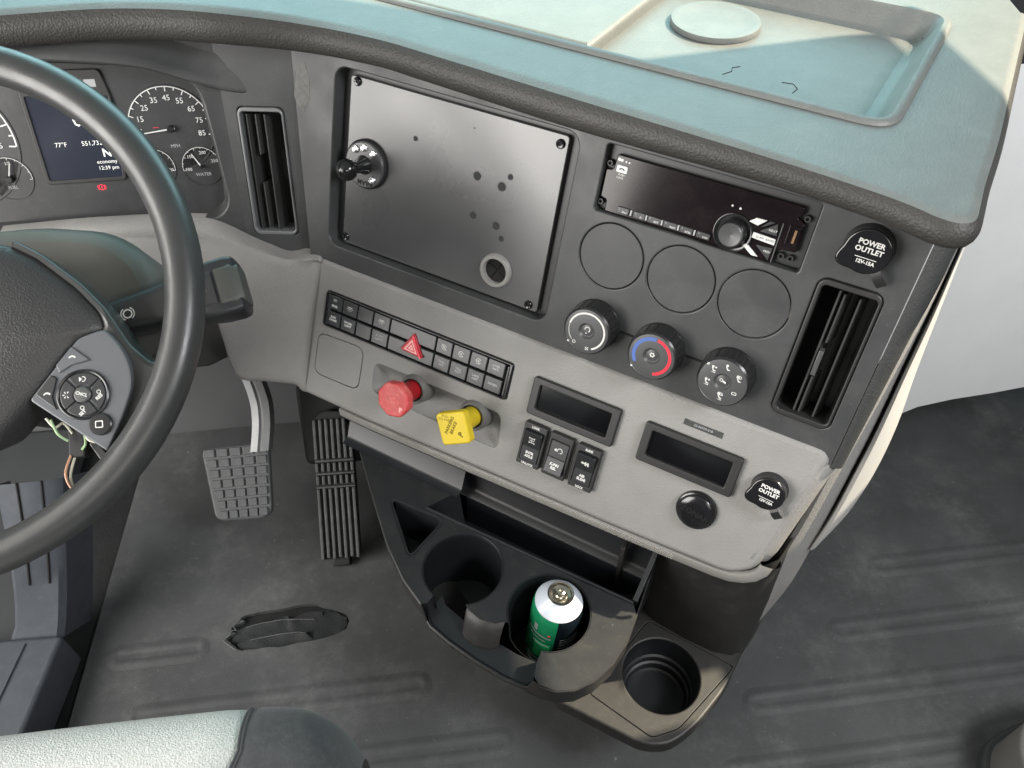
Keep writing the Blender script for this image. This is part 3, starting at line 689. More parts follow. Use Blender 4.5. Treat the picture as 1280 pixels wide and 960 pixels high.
obj('display_frame', MB().plate(fr_, [round_poly(ds, 0.002)], 0.0, 0.0030, 0.001, 0.0005), 'bezel', cl)
obj('screen', MB().prism(round_poly(ds, 0.002), 0.0, 0.0012), 'screen_lit', cl)
text('0', 0.022, 'text_lit', cl, -0.1655, -0.078, 0.0015); text('77\u00b0F', 0.0070, 'text_lit', cl, -0.1905, -0.1035, 0.0015)
text('551,732', 0.0070, 'text_lit', cl, -0.1570, -0.1035, 0.0015); text('N', 0.0125, 'text_lit', cl, -0.1440, -0.1150, 0.0015, bold=0.0003)
text('economy', 0.0060, 'text_lit', cl, -0.1465, -0.1245, 0.0015); text('12:39 pm', 0.0060, 'text_lit', cl, -0.1465, -0.1315, 0.0015)
ic = MB(); ic.add([(x, y, 0.0033) for x, y in rr(-0.1405, -0.0400, 0.012, 0.008, 0.001)], [tuple(range(24))]); obj('indicator', ic, 'grey_print', cl)
g = arc_band(-0.1607, -0.1535, 0.0026, 0.0034, 0, 360, 0.0004, 24); g.grid(arc_band(-0.1607, -0.1535, 0.0041, 0.0048, -40, 40, 0.0004, 8).v and [[(x, y, z) for x, y, z in arc_band(-0.1607, -0.1535, 0.0041, 0.0048, -40, 40, 0.0004, 8).v[:9]], [(x, y, z) for x, y, z in arc_band(-0.1607, -0.1535, 0.0041, 0.0048, -40, 40, 0.0004, 8).v[9:]]])
q = arc_band(-0.1607, -0.1535, 0.0041, 0.0048, 140, 220, 0.0004, 8); g.add(q.v, q.f); g.add([(-0.1611, -0.1552, 0.0004), (-0.1603, -0.1552, 0.0004), (-0.1603, -0.1518, 0.0004), (-0.1611, -0.1518, 0.0004)], [(0, 1, 2, 3)])
obj('brake_lamp', g, 'text_red', cl)

# ---- air vents
def air_vent(M, w, h, slats, frame_mat, label, broken=None, rim=0.0035, tab=None):
    t = thing('air_vent', label, 'air vent', M, 'air vents in the dash')
    hw, hh = w/2, h/2
    obj('frame', MB().plate(rr(0, 0, w, h, 0.008), [rr(0.0006, 0, w-2*rim, h-2*rim-0.004, 0.004)], -0.03, 0.0022, 0.0014, 0.0012), frame_mat, t)
    obj('duct', MB().box(-hw, hw, -hh, hh, -0.045, -0.040), 'seam', t)
    obj('duct_wall', MB().grid([[(x, y, z) for x, y in rr(0, 0, w-2*rim, h-2*rim, 0.004)] for z in (-0.005, -0.044)], close_u=True), 'black_plastic', t)
    for (x, y0, y1) in slats:
        obj('slat', MB().add([(x-0.0008, y0, -0.004), (x+0.0008, y0, -0.004), (x+0.0058, y0, -0.024), (x+0.0042, y0, -0.024), (x-0.0008, y1, -0.004), (x+0.0008, y1, -0.004), (x+0.0058, y1, -0.024), (x+0.0042, y1, -0.024)], [(0, 1, 5, 4), (1, 2, 6, 5), (2, 3, 7, 6), (3, 0, 4, 7), (0, 3, 2, 1), (4, 5, 6, 7)]), 'slat_plastic', t)
    if tab:
        x, y0, y1 = tab; obj('slider', MB().box(x-0.0022, x+0.0022, y0, y1, -0.008, 0.0005, 0.0008), 'knob_face', t)
    return t
air_vent(FM @ T(0.1565, -0.0793, 0), 0.0540, 0.1366, [(-0.0075, -0.062, 0.060), (-0.0030, 0.011, 0.058), (-0.0030, -0.062, -0.024), (0.0102, -0.062, 0.058)], 'bezel', 'tall black air vent at the right end of the fascia below the power outlet', tab=(-0.0035, -0.021, 0.004))
vt = air_vent(VM @ T(-0.0420, -0.1413, 0), 0.0512, 0.1452, [(-0.0175, -0.068, 0.064), (-0.0075, 0.020, 0.064), (0.0025, -0.068, 0.064), (-0.0085, -0.066, -0.012)], 'rim_chrome', 'narrow air vent with bright rim between the dials and the blanking plate', rim=0.0028)

# ---- blanking plate
bpM = FM @ T(-0.252, -0.0510, -0.018)
bpt = thing('blanking_plate', 'smudged black blanking plate screwed into the large fascia recess', 'plate', bpM)
PW, PH = 0.2545, 0.1855
def PL(u, v): return (u+0.252, v+0.0510)
obj('plate', MB().plate(rr(0, 0, PW, PH, 0.004), [circ(*PL(-0.1790, -0.1130), 0.0140, 36)], -0.002, 0.0065, 0.0010), 'plate', bpt)
for u, v in ((-0.3700, 0.0365), (-0.1330, 0.0325), (-0.3745, -0.1360), (-0.1355, -0.1375)):
    x, y = PL(u, v)
    s_ = obj('screw', MB().lathe([(0.0016, 0.0076), (0.0018, 0.0086), (0.0036, 0.0090), (0.0046, 0.0080), (0.0048, 0.0064)], 24, M=T(x, y, 0)), 'black_gloss', bpt)
    obj('socket', MB().prism(circ(x, y, 0.0017, 6), 0.0066, 0.0077), 'seam', s_)
x, y = PL(-0.1790, -0.1130)
gr = obj('grommet', MB().lathe([(0.0130, 0.0030), (0.0130, 0.0095), (0.0138, 0.0110), (0.0170, 0.0110), (0.0184, 0.0096), (0.0188, 0.0064)], 44, M=T(x, y, 0)), 'grommet_grey', bpt)
for k in range(4):
    a0 = pi/4+k*pi/2+0.3
    pts = [(x+0.0004*cos(a0+pi/4), y+0.0004*sin(a0+pi/4), 0.0030)]+[(x+0.0131*cos(a0+0.04+(pi/2-0.08)*i/8), y+0.0131*sin(a0+0.04+(pi/2-0.08)*i/8), 0.0058) for i in range(9)]
    obj('flap', MB().add(pts, [(0, i, i+1) for i in range(1, 9)]), 'seam', gr)
for (cxp, cyp, r) in ((0.2390-0.252-0.0285+0.0, 0.0, 0.0),): pass
MARKS = [(-0.2935, -0.0035, 0.0028), (-0.3275, -0.0395, 0.0100), (-0.2165, -0.0215, 0.0046), (-0.1875, -0.0245, 0.0048), (-0.1795, -0.0125, 0.0032), (-0.2150, -0.0630, 0.0040), (-0.1870, -0.0660, 0.0045), (-0.1790, -0.0775, 0.0032), (-0.2265, 0.0240, 0.0010)]
for u, v, r in MARKS:
    x, y = PL(u, v); obj('glue_mark', MB().prism(round_poly(jag(x, y, r, r, 12, 0.06, int(r*1e5)), 0.001), 0.0064, 0.00662), 'plate' if r > 0.009 else 'residue', bpt)
# ---- ball mount
bm_ = thing('ball_mount', 'round black ball mount with bright bolts on the blanking plate', 'phone mount', bpM @ T(*PL(-0.3510, -0.0455), 0.0066))
base = obj('base_disc', MB().lathe([(0.0, 0.0070), (0.0235, 0.0070), (0.0250, 0.0060), (0.0258, 0.0)], 56), 'plate', bm_)
obj('backing_pad', MB().lathe([(0.0258, 0.004), (0.0268, 0.003), (0.0268, 0.0)], 56), 'seam', bm_)
for a in (128, 92, 52, -48):
    bx_, by_ = 0.0185*cos(radians(a)), 0.0185*sin(radians(a))
    b_ = obj('bolt', MB().lathe([(0, 0.0090), (0.0022, 0.0092), (0.0036, 0.0088), (0.0042, 0.0078), (0.0044, 0.0069)], 20, M=T(bx_, by_, 0)), 'bolt', bm_)
    obj('bolt_head', MB().prism(circ(bx_, by_, 0.0028, 6), 0.0088, 0.0112, 0.0006), 'bolt', b_)
obj('bolt_hole', MB().lathe([(0, 0.0072), (0.0022, 0.0072)], 16, M=T(0.0108, -0.0188, 0)), 'seam', bm_)
obj('stem', MB().lathe([(0.0105, 0.007), (0.0080, 0.012), (0.0065, 0.020), (0.0062, 0.028)], 28), 'black_gloss', bm_)
obj('ball', MB().ball((0, 0, 0.0360), 0.0115, 32), 'black_gloss', bm_)
text('RAM', 0.0075, 'seam', bm_, 0.0005, -0.0190, 0.00715, rot=pi, bold=0.0002)

# ---- radio
rd = thing('car_radio', 'black car radio with six preset buttons and volume knob in the fascia', 'radio', FM @ T(0.0141, 0.01655, -0.004))
obj('chassis', MB().box(-0.0962, 0.0962, -0.0304, 0.0304, -0.018, -0.006), 'black_plastic', rd)
face = round_poly([(-0.0868, 0.0235), (0.0845, 0.0235), (0.0850, 0.0165), (0.0815, 0.0130), (0.0890, 0.0095), (0.0895, -0.0160), (0.0730, -0.0175), (0.0728, -0.0308), (-0.0885, -0.0308), (-0.0885, -0.0200), (-0.0950, -0.0185), (-0.0950, 0.0080), (-0.0885, 0.0090)], 0.0018)
fc = obj('face', MB().prism(face, -0.006, 0.0, 0.0010), 'radio_face', rd)
for x, y in ((-0.0929, 0.0132), (-0.0941, -0.0235), (0.0890, 0.0140), (0.0782, -0.0229), (0.0864, -0.0227)):
    s_ = obj('screw_boss', MB().lathe([(0.0017, -0.004), (0.0017, -0.001), (0.0026, -0.001), (0.0032, -0.004), (0.0032, -0.006)], 20, M=T(x, y, 0)), 'bezel', rd)
    obj('screw_hole', MB().lathe([(0, -0.0035), (0.0017, -0.0035)], 16, M=T(x, y, 0)), 'seam', s_)
bx = [(-0.0757, -0.0640), (-0.0593, -0.0476), (-0.0450, -0.0323), (-0.0296, -0.0163), (-0.0137, -0.0014), (0.0022, 0.0150)]
for k, (x0, x1) in enumerate(bx):
    b_ = obj('preset_button', MB().prism(rr((x0+x1)/2, -0.0252, x1-x0, 0.0060, 0.0006), -0.001, 0.0016, 0.0005), 'radio_btn', rd)
    text(str(k+1), 0.0026, 'grey_print', b_, x0+0.0022, -0.0240, 0.00166); text(('iPod', '/|\\', 'RPT', 'RDM', 'SCRL', 'DISP')[k], 0.0026, 'radio_light', b_, x1-0.0042, -0.0264, 0.00166)
    if k: obj('divider', MB().prism(rr((bx[k-1][1]+x0)/2-0.0003, -0.0252, 0.0014, 0.0050, 0.0004), 0.0, 0.0012), 'grey_print', b_)
kc = (0.0330, -0.0150)
rg = obj('knob_well', MB().lathe([(0.0135, 0.0004), (0.0165, 0.0016), (0.0175, 0.0014), (0.0178, -0.001)], 44, M=T(*kc, 0)), 'black_gloss', rd)
kb = obj('volume_knob', MB().lathe([(0.0130, 0.0), (0.0126, 0.006), (0.0112, 0.0078), (0.0108, 0.0082)], 44, M=T(*kc, 0)), 'knob_black', rd)
obj('knob_cap', MB().lathe([(0.0108, 0.0080), (0.0106, 0.0100), (0.0094, 0.0110), (0.0070, 0.0104), (0.0, 0.0092)], 44, M=T(*kc, 0)), 'knob_face', kb)
for q, nm, mt in (([(0.0435, -0.0008), (0.0487, 0.0037), (0.0582, 0.0041), (0.0516, -0.0024)], None, 'radio_light'), ([(0.0500, -0.0088), (0.0698, -0.0096), (0.0701, -0.0150), (0.0495, -0.0138)], 'SCAN  BAND', 'radio_light'), ([(0.0440, -0.0225), (0.0475, -0.0200), (0.0595, -0.0288), (0.0540, -0.0290)], None, 'radio_light'),
                  ([(0.0552, -0.0064), (0.0678, 0.0038), (0.0698, -0.0066)], 'NEXT', 'radio_btn'), ([(0.0555, -0.0190), (0.0697, -0.0178), (0.0690, -0.0293)], 'PREV', 'radio_btn'), ([(0.0545, -0.0030), (0.0590, -0.0005), (0.0655, 0.0045), (0.0610, 0.0042)], None, 'radio_btn')):
    b_ = obj('function_button', MB().prism(q, -0.001, 0.0016, 0.0004), mt, rd)
    if nm:
        cx_ = sum(p[0] for p in q)/len(q); cy_ = sum(p[1] for p in q)/len(q); text(nm, 0.0028, 'radio_light' if mt == 'radio_btn' else 'residue', b_, cx_+0.0012, cy_, 0.00166)
obj('divider_bar', MB().box(0.0712, 0.0722, -0.0300, 0.0056, -0.001, 0.0010), 'knob_face', rd)
us = obj('usb_port', MB().plate(rr(0.0825, -0.0030, 0.0105, 0.0185, 0.001), [rr(0.0825, -0.0030, 0.0062, 0.0135, 0.0005)], -0.002, 0.0012, 0.0005), 'radio_face', rd)
obj('usb_shell', MB().box(0.0800, 0.0850, -0.0092, 0.0032, -0.005, -0.0005), 'seam', us); obj('usb_tongue', MB().box(0.0828, 0.0848, -0.0088, 0.0028, -0.003, 0.0012), 'usb_metal', us)
pb = obj('phone_button', MB().prism(rr(-0.0798, 0.0112, 0.0105, 0.0065, 0.0012), 0, 0.0010, 0.0003), 'radio_light', rd)
arc = arc_band(-0.0798, 0.0090, 0.0022, 0.0034, 30, 150, 0.00106, 10); obj('handset_mark', arc, 'seam', pb)
text('PUSH', 0.0026, 'radio_light', rd, -0.0795, 0.0058, 0.00006); text('VOICE', 0.0024, 'radio_light', rd, -0.0805, 0.0030, 0.00006)
g = MB(); 
for (x, y, r) in ((-0.0845, 0.0192, 0.0016), (-0.0818, 0.0190, 0.0014), (-0.0775, 0.0185, 0.0008), (-0.0745, 0.0183, 0.0008), (0.0256, 0.0078, 0.0009), (0.0330, 0.0072, 0.0010)): g.lathe([(0, 0.0001), (r, 0.0001)], 14, M=T(x, y, 0))
obj('icon_dots', g, 'radio_light', rd)

# ---- rotary climate knobs
def icon_person(s):
    b = MB(); b.lathe([(0, 0), (0.0011*s, 0)], 10, M=T(-0.0005*s, 0.0022*s, 0))
    b.add([(-0.0013*s, 0.0010*s, 0), (-0.0004*s, 0.0012*s, 0), (0.0006*s, -0.0006*s, 0), (0.0022*s, -0.0007*s, 0), (0.0023*s, -0.0015*s, 0), (0.0002*s, -0.0016*s, 0)], [(0, 5, 2, 1), (5, 4, 3, 2)])
    return b
def dial(M, label):
    t = thing('control_knob', label, 'knob', M, 'climate knobs')
    obj('skirt', MB().lathe([(0.0262, 0.0), (0.0262, 0.002), (0.0252, 0.004)], 56), 'knob_black', t)
    fl_ = lambda a, z: 0.0
    n = 18; pr = []
    prof = [(0.0255, 0.003), (0.0252, 0.017), (0.0244, 0.0225), (0.0228, 0.0240)]
    b = obj('grip', MB().lathe(prof, 180, flute=lambda a, z: (-0.060*max(0, cos(a*n))**4 if 0.0035 < z < 0.02 else 0.0)), 'knob_black', t)
    obj('face', MB().lathe([(0.0228, 0.0240), (0.0222, 0.0234), (0.0214, 0.0236), (0.0085, 0.0236), (0.0078, 0.0226), (0.0066, 0.0210), (0.0, 0.0202)], 56), 'knob_face', t)
    obj('centre_button', MB().ball((0, 0, 0.0203), 0.0066, 24, sq=0.22), 'knob_face', t)
    return t
KZ = 0.02375
k1 = dial(FM @ T(-0.0557, -0.1259, 0.0), 'leftmost climate knob with a white fan speed arc')
obj('speed_arc', arc_band(0, 0, 0.0178, 0.0196, -62, 170, KZ), 'white_print', k1); obj('speed_arc', arc_band(0, 0, 0.0184, 0.0190, 170, 225, KZ), 'white_print', k1)
obj('off_mark', arc_band(-0.0105, -0.0148, 0.0012, 0.0018, 0, 360, KZ, 16), 'white_print', k1)
b = MB()
for k in range(4): b.add([(0.004, -0.0175, KZ), (0.004+0.0022*cos(k*pi/2+.5), -0.0175+0.0022*sin(k*pi/2+.5), KZ), (0.004+0.0022*cos(k*pi/2+1.3), -0.0175+0.0022*sin(k*pi/2+1.3), KZ)], [(0, 1, 2)])
obj('fan_mark', b, 'white_print', k1)
b = arc_band(0.0002, 0.0016, 0.0022, 0.0030, -60, 200, 0.0222, 20); b.lathe([(0, 0.0222), (0.0007, 0.0222)], 10, M=T(-0.0006, -0.0026, 0)); obj('recirculate_mark', b, 'white_print', k1)
obj('pointer', MB().box(-0.0174, -0.0156, -0.0168, -0.0152, 0.0215, 0.0242), 'white_print', k1)
k2 = dial(FM @ T(0.0128, -0.1269, 0.0), 'middle climate knob with blue and red temperature arcs')
obj('cold_arc', arc_band(0, 0, 0.0160, 0.0196, 88, 216, KZ), 'blue_print', k2); obj('hot_arc', arc_band(0, 0, 0.0165, 0.0196, -72, 84, KZ), 'red_triangle', k2)
b = arc_band(0, 0.0012, 0.0012, 0.0022, 0, 360, 0.0223, 18)
for k in range(6): a = k*pi/3; b.add([(0.0022*cos(a-.2), 0.0012+0.0022*sin(a-.2), 0.0223), (0.0022*cos(a+.2), 0.0012+0.0022*sin(a+.2), 0.0223), (0.0030*cos(a), 0.0012+0.0030*sin(a), 0.0223)], [(0, 1, 2)])
obj('snowflake_mark', b, 'white_print', k2); obj('pointer', MB().box(-0.0174, -0.0156, -0.0168, -0.0152, 0.0215, 0.0242), 'white_print', k2)
k3 = dial(FM @ T(0.0828, -0.1263, 0.0), 'rightmost climate knob with white airflow symbols round its face')
for k, a in enumerate((140, 88, 30, -28, -85, 198)):
    x, y = 0.0150*cos(radians(a)), 0.0150*sin(radians(a))
    b = MB()
    if k != 3: b.add(icon_person(1.15).v, icon_person(1.15).f)
    if k in (2, 3, 4):
        q = rr(0, 0.003 if k != 3 else 0, 0.0046, 0.0030, 0.001, 3); qi = rr(0, 0.003 if k != 3 else 0, 0.0034, 0.0018, 0.0006, 3); b.grid([[(px_, py_, 0) for px_, py_ in q], [(px_, py_, 0) for px_, py_ in qi]], close_u=True)
    if k in (0, 4, 5): b.lathe([(0, 0), (0.0009, 0)], 8, M=T(0.0022, 0.0024, 0)); b.add([(-0.002, -0.0030, 0), (0.0028, -0.0034, 0), (0.0026, -0.0024, 0)], [(0, 1, 2)])
    obj('airflow_symbol', b, 'white_print', k3, M=T(x, y, KZ))
b = arc_band(-0.0015, 0.0012, 0.0010, 0.0017, 0, 300, 0.0223, 16); b.add([(-0.001, 0.0, 0.0223), (0.0032, -0.0014, 0.0223), (0.0030, 0.0006, 0.0223), (0.0, 0.0014, 0.0223)], [(0, 1, 2, 3)]); obj('car_mark', b, 'white_print', k3)
obj('pointer', MB().box(-0.0185, -0.0160, 0.0120, 0.0145, 0.0215, 0.0236), 'white_print', k3)

# ---- capped power outlets
def outlet(M, r, rot, label):
    t = thing('power_outlet', label, 'power outlet', M, 'capped power outlets')
    obj('socket_ring', MB().lathe([(r*0.80, 0.010), (r*1.0, 0.0095), (r*1.02, 0.003), (r*1.08, 0.0)], 48), 'black_plastic', t)
    pts = circ(0, 0, r, 48); p2 = []
    for x, y in pts:
        a = math.atan2(y, x); d = abs(((a-radians(212)+pi) % (2*pi))-pi); k = 1+0.34*max(0, cos(d*2.2))**2.5 if d < 0.7 else 1; p2.append((x*k, y*k))
    obj('cap', MB().prism(p2, 0.0092, 0.0140, 0.0018, 4), 'black_gloss', t)
    st = MB(); rows = []
    for s, z in ((0.92, 0.012), (1.15, 0.0135), (1.45, 0.012), (1.75, 0.0075)):
        a = radians(-52); rows.append([(r*s*cos(a)-0.004*sin(a), r*s*sin(a)+0.004*cos(a)*1.0, z), (r*s*cos(a)+0.004*sin(a), r*s*sin(a)-0.004*cos(a), z)])
    rows2 = [[(x, y, z-0.002) for x, y, z in q] for q in rows]
    obj('strap', MB().grid([rows[i]+list(reversed(rows2[i])) for i in range(4)], close_u=True), 'bezel', t)
    text('POWER\nOUTLET', 0.0060*r/0.019, 'white_print', t, 0.0010, 0.0040, 0.01405, rot=rot, bold=0.0002)
    L_ = obj('rule', MB().box(-r*0.42, r*0.48, -r*0.305, -r*0.275, 0.01395, 0.01408, M=RZ(rot)), 'white_print', t)
    text('12V-15A', 0.0042*r/0.019, 'white_print', t, 0.001, -r*0.47, 0.01405, rot=rot, bold=0.00015)
    return t
outlet(FM @ T(0.1570, 0.0240, 0.0), 0.0190, radians(-1), 'black capped power outlet high on the fascia above the tall vent')
outlet(LM @ T(0.1560, -0.0530, 0.003), 0.0165, radians(-3), 'black capped power outlet at the right end of the tan panel')

# ================================================================== THINGS ON THE TAN PANEL
# ---- switch strip
ss = thing('switch_strip', 'black two-row strip of dashboard switches above the brake valve knobs', 'switch panel', LM @ T(-0.2572, -0.0527, 0.0))
obj('strip_frame', MB().plate(rr(0, 0, 0.2518, 0.0440, 0.004), [rr(0, 0, 0.2440, 0.0400, 0.002)], -0.006, 0.0048, 0.0014, 0.0008), 'black_gloss', ss)
obj('strip_back', MB().box(-0.122, 0.122, -0.020, 0.020, -0.0055, -0.002), 'seam', ss)
for sx in (-1, 1): obj('end_cap', MB().prism(rr(sx*0.1205, -0.001, 0.0030, 0.037, 0.0012), -0.003, 0.0036, 0.001), 'key_plastic', ss)
cols = [-0.3804, -0.3587, -0.3369, -0.3145, -0.2908, -0.2284, -0.2067, -0.1840, -0.1622, -0.1399]
LEG = {(0, 0): '\u2600\nENG', (0, 1): '', (0, 3): '', (0, 8): 'OVER\nRIDE', (1, 0): 'SLPR\nDOME', (1, 1): 'WORK\nLIGHT', (1, 3): 'ROOF\nLIGHT', (1, 5): 'TRAC\nOFF', (1, 6): 'HILL\nASST', (1, 7): 'LANE\nASST', (1, 8): 'REGEN'}
def dome_icon():
    b = MB(); b.add([(-0.0034, 0.0016, 0), (0.0034, 0.0016, 0), (0.0034, 0.0024, 0), (-0.0034, 0.0024, 0)], [(0, 1, 2, 3)]); q = arc_band(0, 0.0016, 0.0012, 0.0020, 180, 360, 0, 12); b.add(q.v, q.f)
    for a in (200, 235, 270, 305, 340):
        d = Vector((cos(radians(a)), sin(radians(a)))); p = Vector((-d.y, d.x))*0.0003; c = Vector((0, 0.0014))
        z = [c+d*0.0028+p, c+d*0.0028-p, c+d*0.0046-p, c+d*0.0046+p]; b.add([(v.x, v.y, 0) for v in z], [(0, 1, 2, 3)])
    return b
def ring_icon(slash=False):
    b = arc_band(0, 0, 0.0026, 0.0033, 20, 340, 0, 24); q = arc_band(0, 0, 0.0006, 0.0013, 0, 360, 0, 12); b.add(q.v, q.f)
    if slash: b.add([(-0.0036, 0.0030, 0), (-0.0031, 0.0035, 0), (0.0036, -0.0030, 0), (0.0031, -0.0035, 0)], [(0, 3, 2, 1)])
    return b
for row in (0, 1):
    for c in range(9):
        x0, x1 = cols[c]+0.2572, cols[c+1]+0.2572; y = 0.0098 if row == 0 else -0.0105; hgt = 0.0172
        k_ = obj('key', MB().prism(rr((x0+x1)/2, y, x1-x0-0.0013, hgt, 0.0008), -0.002, 0.0040 if row == 0 else 0.0036, 0.0009), 'key_plastic', ss)
        cx_ = (x0+x1)/2; zt = 0.00408 if row == 0 else 0.00368
        if row == 0 and c in (1, 3): obj('symbol', dome_icon(), 'white_print', k_, M=T(cx_, y, zt))
        if row == 0 and c in (5, 6, 7): obj('symbol', ring_icon(c == 5), 'white_print', k_, M=T(cx_, y, zt))
        if row == 0 and c == 0: obj('symbol', dome_icon(), 'white_print', k_, M=T(cx_, y+0.0032, zt) @ Matrix.Scale(0.7, 4)); text('ENG', 0.0040, 'white_print', k_, cx_, y-0.0038, zt, bold=0.00015)
        elif (row, c) in LEG and LEG[(row, c)]: text(LEG[(row, c)], 0.0037, 'white_print' if c < 3 else 'grey_print', k_, cx_, y+0.0005, zt, bold=0.00012)
hz = thing('hazard_button', 'red triangular hazard warning button in the switch strip', 'button', LM @ T(-0.2566, -0.0566, 0.0030))
tri = [(-0.0006, 0.0178), (-0.0158, -0.0078), (0.0162, -0.0098)]
obj('border', MB().prism(round_poly(tri, 0.004), -0.002, 0.0030, 0.0008), 'red_dark', hz)
obj('button_face', MB().prism(inset(ccw(round_poly(tri, 0.004)), 0.0016), 0.002, 0.0052, 0.0014), 'red_triangle', hz)
for s_, t_ in ((0.56, 0.40), (0.24, 0.08)):
    q = [(x*s_, y*s_) for x, y in tri]; qi = [(x*t_, y*t_) for x, y in tri]; obj('warning_mark', MB().grid([[(x, y-0.0004, 0.00526) for x, y in q], [(x, y-0.0004, 0.00526) for x, y in qi]], close_u=True), 'pink_print', hz)
# ---- brake valve knobs
def valve(u, v, shape, mat_, label, rot, r, ln):
    t = thing('brake_valve_knob', label, 'knob', LM @ T(u, v, -0.0115), 'air brake valve knobs')
    obj('collar', MB().lathe([(0.0190, 0.0), (0.0182, 0.012), (0.0172, 0.020), (0.0160, 0.0218), (0.0140, 0.0215), (0.0135, 0.016)], 44), 'collar_grey', t)
    obj('collar_throat', MB().lathe([(0.0138, 0.019), (0.0, 0.019)], 36), 'seam', t)
    obj('shaft', MB().lathe([(0.0118, 0.010), (0.0112, ln-0.014), (0.0125, ln-0.011), (0.0150, ln-0.0095)], 40), 'red_dark' if shape == 8 else mat_, t)
    if shape == 8:
        p = [(r*cos(pi/8+k*pi/4), r*sin(pi/8+k*pi/4)) for k in range(8)]; p = round_poly(p, 0.003, 3)
    else: p = round_poly([(-r, -r), (r, -r), (r, r), (-r, r)], 0.005, 4)
    M2 = RZ(rot)
    hd = obj('head', MB().prism(p, ln-0.010, ln, 0.0022, 4, cap0=True), mat_, t, M=M2)
    return t, hd
vt1, h1 = valve(-0.2450, -0.1060, 8, 'red_paint', 'red octagonal brake valve knob on the tan panel', 0.22, 0.0215, 0.0600)
text('TRAILER\nAIR\nSUPPLY', 0.0050, 'red_print', h1, 0, 0.0020, 0.06003); text('P', 0.0080, 'pink_print', h1, 0.0098, -0.0105, 0.06003, bold=0.0003)
vt2, h2 = valve(-0.1650, -0.1070, 4, 'yellow_paint', 'yellow diamond shaped parking brake knob on the tan panel', radians(28), 0.0182, 0.0620)
text('PARKING\nBRAKE', 0.0054, 'dark_print', h2, -0.001, 0.0025, 0.06203, rot=radians(52), bold=0.00015)
text('PULL\nTO PARK', 0.0040, 'dark_print', h2, -0.006, 0.0125, 0.06203, rot=radians(-15)); text('P', 0.0085, 'dark_print', h2, 0.0085, -0.0075, 0.06203, rot=radians(50), bold=0.0004)
# ---- small dark displays
def display(u0, u1, v0, v1, label):
    w_, h_ = u1-u0, v0-v1
    t = thing('display', label, 'display', LM @ T((u0+u1)/2, (v0+v1)/2, 0.003), 'dark displays on the tan panel')
    obj('bezel', MB().plate(rr(0, 0, w_, h_, 0.003), [rr(0.0, 0.0005, w_-0.018, h_-0.0155, 0.0015)], -0.006, 0.0055, 0.0014, 0.0012), 'bezel', t)
    obj('glass', MB().box(-w_/2+0.006, w_/2-0.006, -h_/2+0.004, h_/2-0.004, -0.004, 0.0012), 'display_glass', t)
    return t
display(-0.1040, -0.0036, -0.0325, -0.0762, 'blank black display above the three rocker switches')
display(0.0234, 0.1250, -0.0327, -0.0767, 'blank black display left of the capped outlet on the tan panel')
st = thing('part_sticker', 'tiny dark printed sticker above the right blank display', 'sticker', LM @ T(0.0780, -0.0195, 0.0031))
obj('label_film', MB().prism(rr(0, 0, 0.040, 0.0064, 0.0006), 0, 0.0002), 'fascia_edge', st); text('22-66929-018', 0.0034, 'grey_print', st, 0, 0, 0.00022)
# ---- rocker switches
def rocker(u, M_extra, label, top, icon, name, bottom, pressed):
    t = thing('rocker_switch', label, 'switch', LM @ T(u, -0.1098, 0.003), 'rocker switches in a row')
    w_, h_ = 0.0272, 0.0510
    obj('body', MB().plate(rr(0, 0, w_, h_, 0.0015), [rr(0, -0.0008, w_-0.0056, h_-0.0130, 0.001)], -0.002, 0.0075, 0.0010, 0.0006), 'bezel', t)
    obj('well', MB().box(-w_/2+0.001, w_/2-0.001, -h_/2+0.002, h_/2-0.002, -0.004, 0.0015), 'seam', t)
    ww = (w_-0.0064)/2
    # rocker paddle: two sloped halves
    y0, ym, y1 = -0.0196, -0.002, 0.0175
    z0, zm, z1 = (0.0085, 0.0075, 0.0130) if pressed else (0.0125, 0.0080, 0.0070)
    pv = [(y0, z0-0.001), (y0+0.001, z0), (ym-0.0008, zm+0.0006), (ym, zm), (ym+0.0008, zm+0.0006), (y1-0.001, z1), (y1, z1-0.001)]
    b = MB(); rows = [[(x, y, z) for y, z in pv] for x in (-ww, -ww+0.0006, ww-0.0006, ww)]
    rows[0] = [(x, y, z-0.0006) for x, y, z in rows[0]]; rows[3] = [(x, y, z-0.0006) for x, y, z in rows[3]]
    b.grid(rows)
    for x in (-ww, ww): b.add([(x, y, z-0.0006) for y, z in pv]+[(x, y1, -0.001), (x, y0, -0.001)], [tuple(range(len(pv)+2))])
    b.add([(-ww, y0, z0-0.0016), (ww, y0, z0-0.0016), (ww, y0, -0.001), (-ww, y0, -0.001)], [(0, 1, 2, 3)]); b.add([(-ww, y1, z1-0.0016), (ww, y1, z1-0.0016), (ww, y1, -0.001), (-ww, y1, -0.001)], [(0, 1, 2, 3)])
    pd = obj('paddle', b, 'switch_dark', t, ang=20)
    def tilt(ya, za, yb, zb, y): return za+(zb-za)*(y-ya)/(yb-ya)+0.0004
    def lay(me_or_b, y, mm, nm):
        ya, za, yb, zb = (y0, z0, ym, zm) if y < ym else (ym, zm, y1, z1)
        a = math.atan2(zb-za, yb-ya); o = obj(nm, me_or_b, mm, pd, M=T(0, y, tilt(ya, za, yb, zb, y)) @ Matrix.Rotation(a, 4, 'X')); return o
    lay(text_mesh(name, 0.0041, 'white_print', bold=0.0002), -0.0110, None, 'lettering'); lay(icon, 0.0075, 'white_print', 'symbol')
    if top: text(top, 0.0034, 'white_print', t, 0, 0.0218, 0.00758, bold=0.00015)
    if bottom: text(bottom, 0.0034, 'white_print', t, 0, -0.0232, 0.00758, bold=0.00015)
    return t
